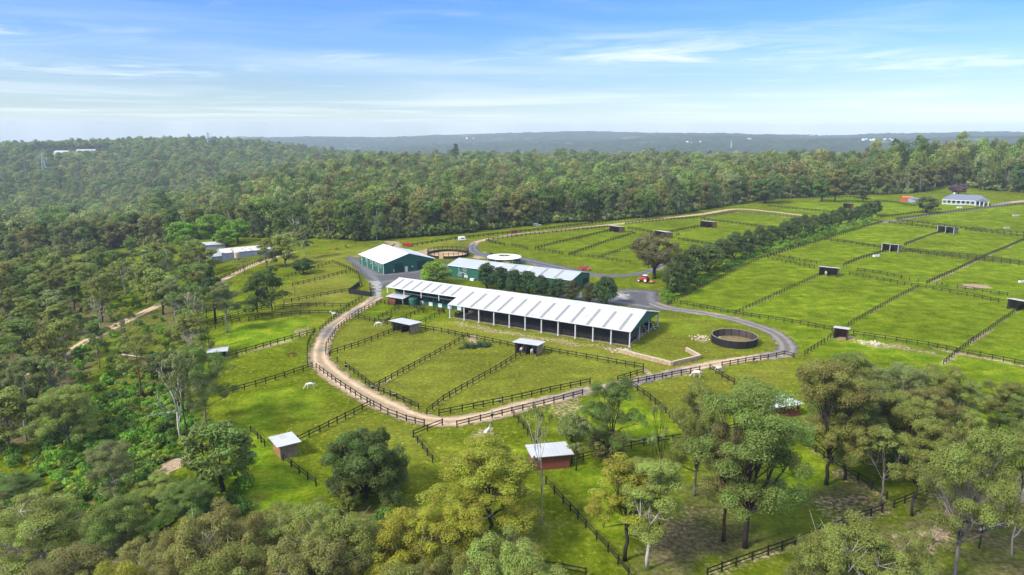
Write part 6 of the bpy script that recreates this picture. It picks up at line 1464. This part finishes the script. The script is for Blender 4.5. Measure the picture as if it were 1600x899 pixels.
def ute(name, label, px, py, ang, paint, cat, tray=True, L=4.9):
    c = at(px, py); r = empty(name, c, math.radians(ang)); tag(r, label, cat)
    b = MB(); b.hexa([(-L/2, -.85, .45), (L/2, -.85, .45), (L/2, .85, .45), (-L/2, .85, .45)], [(-L/2, -.88, .95), (L/2 - .05, -.8, .9), (L/2 - .05, .8, .9), (-L/2, .88, .95)]); o = b.build('body', M[paint], r); bevel(o, .06, 2)
    x0 = -.7 if tray else -L/2 + .15
    cb = MB().hexa([(x0, -.78, .94), (1.25, -.78, .94), (1.25, .78, .94), (x0, .78, .94)], [(x0 + .2, -.64, 1.55), (.55, -.64, 1.55), (.55, .64, 1.55), (x0 + .2, .64, 1.55)]).build('windows', M['glass'], r)
    bevel(MB().box(x0 + .15, .6, -.67, .67, 1.551, 1.64).build('roof', M[paint], r), .04, 2)
    for x, y in ((x0 + .08, -.76), (x0 + .08, .76), (1.2, -.76), (1.2, .76)): MB().bar((x, y, .95), (.55 if x > 0 else x0 + .25, y * .87, 1.56), .08, .08).build('pillar', M[paint], cb)
    if tray:
        t = MB(); t.box(-L/2 + .05, x0 - .02, -.86, -.8, .951, 1.3); t.box(-L/2 + .05, x0 - .02, .8, .86, .951, 1.3); t.box(-L/2 + .05, -L/2 + .11, -.8, .8, .951, 1.3); t.build('tray', M[paint], r)
    for x in (-1.5, 1.5):
        for y in (-.8, .8): wheel(r, x, y, .36, .24)
    for s in (-1, 1): MB().box(L/2 - .06, L/2 + .02, s * .6 - .16, s * .6 + .16, .68, .84).build('headlight', M['white'], r)
    return r
ute('utility_truck', 'small red utility truck parked on the grey lane behind the long green building', 914, 422, -20, 'redpaint', 'utility truck')
ute('parked_car', 'dark red car parked far away at the sandy track above the northern paddocks', 803, 364, 25, 'redpaint', 'car', False)
ute('parked_car', 'pale silver car parked at the forest edge beyond the sandy track', 839, 353.5, 10, 'steel', 'car', False)
ute('parked_car', 'white car standing under the verandah house porch', 1533, 321, 80, 'white', 'car', False)
def float_():
    c = at(722, 377); r = empty('horse_float', c, math.radians(15)); tag(r, 'white horse float parked on grass behind the round yard', 'horse float')
    bevel(MB().hexa([(-1.9, -1.0, .5), (1.9, -1.0, .5), (1.9, 1.0, .5), (-1.9, 1.0, .5)], [(-1.9, -.95, 2.3), (1.5, -.95, 2.35), (1.5, .95, 2.35), (-1.9, .95, 2.3)]).build('body', M['white'], r), .15, 3)
    MB().box(-.6, 1.0, -1.02, -.97, 1.3, 1.8).build('window', M['glass'], r); MB().box(-1.97, -1.9, -.85, .85, .55, 1.7).build('ramp', M['steel'], r)
    MB().bar((1.8, 0, .55), (3.1, 0, .5), .12, .12).build('drawbar', M['steel'], r)
    for y in (-1, 1):
        for x in (-.45, .4): wheel(r, x, y * 1.02, .33, .2)
        MB().box(-.95, .9, y * 1.0 - .13, y * 1.0 + .13, .68, .8).build('mudguard', M['white'], r)
float_()
def skip():
    c = at(636, 386); r = empty('red_trailer', c, math.radians(8)); tag(r, 'bright red tipping trailer on the grass behind the big green shed', 'trailer')
    m = MB().hexa([(-1.8, -1.0, .7), (1.8, -1.0, .7), (1.8, 1.0, .7), (-1.8, 1.0, .7)], [(-2.1, -1.15, 1.9), (2.1, -1.15, 1.9), (2.1, 1.15, 1.9), (-2.1, 1.15, 1.9)]).build('tub', M['redpaint'], r)
    MB().box(-2.0, 2.0, -.3, .3, .55, .69).build('chassis', M['dark'], r); MB().bar((1.9, 0, .6), (3.2, 0, .5), .12, .12).build('drawbar', M['dark'], r)
    for y in (-1, 1): wheel(r, -.3, y * 1.05, .42, .25)
skip()
def mower_like(px, py, ang, paint, label):
    c = at(px, py); r = empty('ride_on_mower', c, math.radians(ang)); tag(r, label, 'mower')
    bevel(MB().hexa([(.1, -.4, .4), (1.1, -.35, .4), (1.1, .35, .4), (.1, .4, .4)], [(.1, -.4, 1.0), (1.05, -.3, .9), (1.05, .3, .9), (.1, .4, 1.0)]).build('hood', M[paint], r), .06, 2)
    MB().box(-.9, .2, -.5, .5, .35, .5).build('deck', M['dark'], r); MB().box(-.6, -.2, -.25, .25, .5, .8).box(-.7, -.6, -.25, .25, .5, 1.2).build('seat', M['black'], r)
    MB().bar((.15, 0, .95), (-.1, 0, 1.2), .05, .05).build('steering_wheel', M['black'], r)
    for x, R in ((-.6, .38), (.8, .27)):
        for y in (-.5, .5): wheel(r, x, y, R, .25)
mower_like(543, 387, 30, 'yellow', 'small yellow machine under the trees left of the big green shed')
mower_like(526, 391, 200, 'redpaint', 'small red and white machine on the grass under the trees near the yellow one')

# ------------------------------------------------------------------ horses
COAT = dict(white=surf('white_coat', (.62, .59, .55), .8, .12, 2.0), bay=surf('bay_coat', (.10, .045, .022), .7, .2, 2.0), black=surf('black_coat', (.016, .014, .013), .6, .2, 2.0), brown=surf('brown_coat', (.16, .075, .032), .7, .2, 2.0), mane_w=surf('pale_mane', (.5, .47, .42), .9, .2, 3), mane_b=surf('dark_mane', (.014, .012, .011), .9, .2, 3), rug=surf('pale_pink_rug', (.66, .54, .53), .85, .06, 1.5))
HMESH = {}
def horse_mesh(pose):
    if pose in HMESH: return HMESH[pose]
    V, E, R = [], [], []
    def add(p, r, par=None):
        V.append(p); R.append(r); i = len(V) - 1
        if par is not None: E.append((par, i))
        return i
    rump = add((-.62, 0, 1.24), (.26, .29)); loin = add((-.25, 0, 1.23), (.26, .29), rump); belly = add((.12, 0, 1.19), (.27, .31), loin); chest = add((.48, 0, 1.22), (.24, .31), belly)
    if pose == 'graze': n = [((.72, 0, 1.15), (.15, .21)), ((.95, 0, .85), (.105, .15)), ((1.12, 0, .56), (.085, .12)), ((1.24, 0, .40), (.10, .13)), ((1.36, 0, .20), (.075, .085)), ((1.42, 0, .08), (.06, .06))]
    else: n = [((.74, 0, 1.42), (.15, .22)), ((.93, 0, 1.66), (.105, .16)), ((1.06, 0, 1.86), (.085, .12)), ((1.18, 0, 1.90), (.10, .13)), ((1.38, 0, 1.72), (.075, .09)), ((1.50, 0, 1.60), (.06, .065))]
    q = chest
    for p, r in n: q = add(p, r, q)
    for s in (-1, 1):
        f = .06 * s
        q = add((.50, s * .15, .98), (.12, .13), chest)
        for p, r in (((.50, s * .16, .72), .085), ((.52 + f, s * .16, .48), .062), ((.51 + f, s * .16, .22), .042), ((.53 + f, s * .16, .10), .048), ((.56 + f, s * .16, .03), .06)): q = add(p, (r, r), q)
        q = add((-.66, s * .14, 1.02), (.17, .19), rump)
        for p, r in (((-.56 - f, s * .17, .80), .125), ((-.74 - f, s * .16, .55), .068), ((-.70 - f, s * .16, .24), .046), ((-.68 - f, s * .16, .10), .05), ((-.64 - f, s * .16, .03), .062)): q = add(p, (r, r), q)
    me = bpy.data.meshes.new('horse'); me.from_pydata(V, E, []); tmp = bpy.data.objects.new('tmp', me); COL.objects.link(tmp)
    md = tmp.modifiers.new('skin', 'SKIN'); md.use_smooth_shade = True
    for i, sv in enumerate(me.skin_vertices[0].data): sv.radius = R[i] if isinstance(R[i], tuple) else (R[i], R[i]); sv.use_root = (i == 0)
    tmp.modifiers.new('sub', 'SUBSURF').render_levels = 1; tmp.modifiers['sub'].levels = 1
    dg = bpy.context.evaluated_depsgraph_get(); out = bpy.data.meshes.new_from_object(tmp.evaluated_get(dg)); bpy.data.objects.remove(tmp)
    HMESH[pose] = out; return out
def horse(px, py, ang, coat, pose, label, rug=False, scale=1.05, name='horse'):
    c = at(px, py); me = horse_mesh(pose).copy(); me.materials.clear(); me.materials.append(COAT[coat])
    r = bpy.data.objects.new(name, me); COL.objects.link(r); r.location = c; r.rotation_euler = (0, 0, math.radians(ang)); r.scale = (scale,) * 3; tag(r, label, 'horse')
    mn = COAT['mane_w' if coat == 'white' else 'mane_b']; P = [(.62, 0, 1.46), (.86, 0, 1.16), (1.04, 0, .80), (1.14, 0, .60)] if pose == 'graze' else [(.60, 0, 1.56), (.78, 0, 1.74), (.94, 0, 1.92), (1.08, 0, 2.0)]
    MB().tube(P, [.03, .06, .06, .03], 5).build('mane', mn, r, True); MB().tube([(-.86, 0, 1.30), (-.98, 0, 1.12), (-1.0, 0, .80), (-.97, 0, .52)], [.05, .075, .075, .02], 6).build('tail', mn, r, True)
    e = (1.12, .56) if pose == 'graze' else (1.12, 2.0); m = MB()
    for s in (-1, 1): m.tube([(e[0] - .02, s * .07, e[1]), (e[0] - .05, s * .10, e[1] + .17)], [.045, .01], 5)
    m.build('ears', COAT[coat], r, True)
    if rug:
        g = MB(); n = 12; st = [(-.88, .62), (-.6, .98), (-.1, 1.0), (.4, 1.0), (.62, .92)]; rows = []
        for x, k in st:
            for i in range(n + 1): t = math.radians(-35 + 250 * i / n); g.v.append((x, math.cos(t) * .37 * k, 1.22 + math.sin(t) * .40 * k))
        for a in range(len(st) - 1):
            for i in range(n): b = a * (n + 1) + i; g.f.append((b, b + 1, b + n + 2, b + n + 1)); g.k.append(0)
        o = g.build('rug', COAT['rug'], r, True); sd = o.modifiers.new('cloth', 'SOLIDIFY'); sd.thickness = .03
horse(485, 608, 195, 'white', 'graze', 'white horse grazing alone in the lush paddock left of the drive')
horse(455, 558, 20, 'brown', 'graze', 'brown foal grazing in the weedy paddock west of the drive', scale=.95)
horse(523, 496, 200, 'white', 'stand', 'white horse standing at the rail fence beside the upper drive')
horse(592, 511, 185, 'white', 'graze', 'white horse grazing left of the pale-roofed shelter below the small pens')
horse(606, 505, 30, 'black', 'stand', 'black horse standing between the white horse and the pale-roofed shelter')
horse(816, 551, 60, 'white', 'stand', 'white horse in the left bay of the shelter inside the drive')
horse(832, 553, 70, 'white', 'stand', 'white horse in the right bay of the shelter inside the drive')
horse(1088, 590, 165, 'white', 'graze', 'pink-rugged horse at the fence below the low stone wall', True)
horse(1123, 583, 20, 'white', 'graze', 'pink-rugged horse nearer the round pen, across the short fence', True)
horse(761, 683, 60, 'white', 'stand', 'white horse standing above the big yellow-olive gum')
horse(906, 374, 10, 'bay', 'graze', 'dark bay horse grazing by a fence in the northern paddocks')
horse(984, 365, 170, 'bay', 'graze', 'dark bay horse beside the first brown shelter')
horse(990, 367, 190, 'black', 'stand', 'black horse right of the dark bay horse by the first brown shelter')
horse(1059, 369, 20, 'bay', 'graze', 'bay horse grazing right of the shelter above the round brown tree')
horse(1290, 430, 80, 'white', 'stand', 'white horse inside the brown shelter by the long lane')
horse(613, 388, 20, 'bay', 'stand', 'dark horse in the paddock under the forest behind the green shed')

# ------------------------------------------------------------------ troughs, feed bins, small things
def trough(px, py, ang, label, mat='concrete', s=1.0):
    r = empty('water_trough', at(px, py), math.radians(ang)); tag(r, label, 'trough'); r.scale = (s,) * 3; m = MB()
    m.box(-1.2, 1.2, -.45, -.35, 0, .6); m.box(-1.2, 1.2, .35, .45, 0, .6); m.box(-1.2, -1.1, -.35, .35, 0, .6); m.box(1.1, 1.2, -.35, .35, 0, .6); m.box(-1.1, 1.1, -.35, .35, 0, .12); m.build('basin', M[mat], r)
    MB().box(-1.1, 1.1, -.35, .35, .12, .5).build('water', M['glass'], r)
trough(1573, 357, 10, 'grey water trough in the big far right paddock, nearer the yellow strip', 'concrete', 1.3)
trough(1587, 338, 10, 'grey water trough in the big far right paddock, farther away', 'concrete', 1.6)
trough(1369, 401, 20, 'pale trough at the head of the fence left of the twin-bay shelter', 'white', 1.3)
trough(1596, 441, 20, 'white trough at the right edge in the middle eastern paddock', 'white')
trough(1499, 325, 10, 'pale garden trough on the lawn before the verandah house', 'white', 1.3)
def feed_bin(px, py, label):
    p = at(px, py); r = empty('feed_bin', p); tag(r, label, 'feed bin', 'black feed bins on the fences')
    MB().tube([(0, 0, .75), (0, 0, 1.3)], [.26, .36], 10, cap=False).build('tub', M['black'], r, True); MB().tube([(0, 0, 1.27), (0, 0, 1.34)], [.39, .39], 10, cap=False).build('rim', M['black'], r); MB().cyl((0, 0), .26, .74, .77, 10).build('base', M['black'], r)
    MB().box(-.4, .4, -.05, .05, 1.18, 1.32).build('hook', M['steel'], r)
for px, py, lab in ((541, 578, 'black feed bin on the fence end near the western tip inside the drive'), (582, 612, 'black feed bin where two paddock fences meet inside the drive'), (616, 624, 'black feed bin on the inner drive fence just before the bend'), (781, 634, 'black feed bin on the long inner fence near the drive bend'), (769, 655, 'black feed bin on the outer fence near the drive bend'), (1014, 598, 'black feed bin at the left of the fence below the stone wall'), (1040, 593, 'black feed bin at the middle of the fence below the stone wall'), (1178, 567, 'black feed bin on the fence near the end of the drive'), (1408, 436, 'black feed bin at the end of the upper lane fence'), (1471, 447, 'black feed bin on the wire fence in the long lane'), (1234, 405, 'black feed bin on the upper lane fence left of the shelter'), (1519, 533, 'black feed bin halfway along the fence to the right-hand shelter')):
    feed_bin(px, py, lab)
def pile(name, label, px, py, n, R, mat, s, seed, cat):
    rng = random.Random(seed); r = empty(name, at(px, py)); tag(r, label, cat); m = MB()
    for k in range(n):
        a, d = rng.uniform(0, 6.28), R * rng.uniform(0, 1) ** .7; x, y = d * math.cos(a), d * math.sin(a) * .6; w = s * rng.uniform(.5, 1.3); t = rng.uniform(0, 3)
        c_, s_ = math.cos(t), math.sin(t); q = [(x + w * (c_ * i - s_ * j * .7), y + w * (s_ * i + c_ * j * .7)) for i, j in ((-1, -1), (1, -1), (1, 1), (-1, 1))]
        m.hexa([(i, j, -.1) for i, j in q], [(x + (i - x) * .6, y + (j - y) * .6, w * rng.uniform(.5, 1.0)) for i, j in q])
    m.build('stones', mat, r)
pile('rock_pile', 'scatter of pale rocks beside the round dark pen', 1100, 528, 40, 4.5, M['stonecap'], .28, 3, 'rocks')
pile('rock_pile', 'pale broken stones along the fence right of the brown open shelter', 1358, 536, 40, 4.0, M['stonecap'], .3, 4, 'rocks')
pile('rock_pile', 'row of pale stones at the open corner of the arena', 965, 548, 30, 3.5, M['stonecap'], .25, 6, 'rocks')
def cut_branch():
    b = at(742, 543); rng = np.random.default_rng(5); C = [np.array([rng.uniform(-4, 4), rng.normal() * .8, rng.uniform(.2, .8)]) for _ in range(26)]; r = empty('fallen_branch', b, .35); tag(r, 'fallen leafy dark green branch on the grass below the arena', 'branch')
    V, Q, A = leaf_cloud(rng, C, [.8] * 26, 70, .4); o = bpy.data.objects.new('foliage', np_mesh('foliage', V, Q, [LEAF], attrs={'cv': ('FLOAT', A)})); COL.objects.link(o); o.parent = r; o.color = (.05, .09, .04, 1)
    m = MB().tube([(-4.5, 0, .15), (0, .2, .35), (4, 0, .3)], [.14, .1, .03], 6); w = bpy.data.objects.new('stem', m.mesh('stem', BARK, True)); COL.objects.link(w); w.parent = r; w.color = (.12, .1, .08, 1)
cut_branch()
def fallen_log(px, py, ang, L, label):
    r = empty('fallen_log', at(px, py), math.radians(ang)); tag(r, label, 'log'); m = MB(); rng = np.random.default_rng(int(px)); m.tube([(-L/2, 0, .2), (0, .3, .3), (L/2, 0, .5)], [.2, .16, .06], 7)
    for k in range(5): x = rng.uniform(-.2, .45) * L; m.tube([(x, .1, .3), (x + rng.uniform(.5, 2), rng.normal() * 1.2, rng.uniform(.5, 1.6))], [.07, .02], 5)
    w = bpy.data.objects.new('wood', m.mesh('wood', BARK, True)); COL.objects.link(w); w.parent = r; w.color = (.36, .33, .29, 1)
fallen_log(980, 690, -20, 9, 'pale fallen limb lying across the grass behind the red-walled shelter')
fallen_log(640, 872, 30, 8, 'pale fallen branches in the leaf litter at the bottom edge')
fallen_log(1560, 825, 15, 7, 'pale crooked fallen limb near the pinkish bare earth')
fallen_log(215, 560, -25, 12, 'long pale fallen trunk on the slope below the reddish leaning gum')

# ------------------------------------------------------------------ air
hz_m = bpy.data.materials.new('haze'); hz_m.use_nodes = True; hz_m.node_tree.nodes.clear()
_o = N(hz_m.node_tree.nodes, 'ShaderNodeOutputMaterial'); _v = N(hz_m.node_tree.nodes, 'ShaderNodeVolumePrincipled')
_v.inputs['Color'].default_value = (.72, .86, 1.0, 1); _v.inputs['Density'].default_value = HAZE_DENSITY; _v.inputs['Anisotropy'].default_value = 0.0
hz_m.node_tree.links.new(_v.outputs[0], _o.inputs['Volume'])
hz = MB().box(-7800, 7800, -400, 8400, -240, 125).build('haze', hz_m); tag(hz, 'thin pale haze over the valley', None, None, 'stuff')

# labels that several trees share are told apart by their order across the view
def sort_labels():
    W = ['first','second','third','fourth','fifth','sixth','seventh','eighth','ninth','tenth','eleventh','twelfth','thirteenth','fourteenth','fifteenth']
    seen = {}
    for o in scene.objects:
        if o.parent is None and o.get('label') and o.get('category') == 'tree': seen.setdefault(o['label'], []).append(o)
    for lab, obs in seen.items():
        if len(obs) < 2 or len(obs) > 15: continue
        obs.sort(key=lambda o: o.location.x / o.location.y)
        for k, o in enumerate(obs): o['label'] = f'{W[k]} {lab}, from the left'
sort_labels()
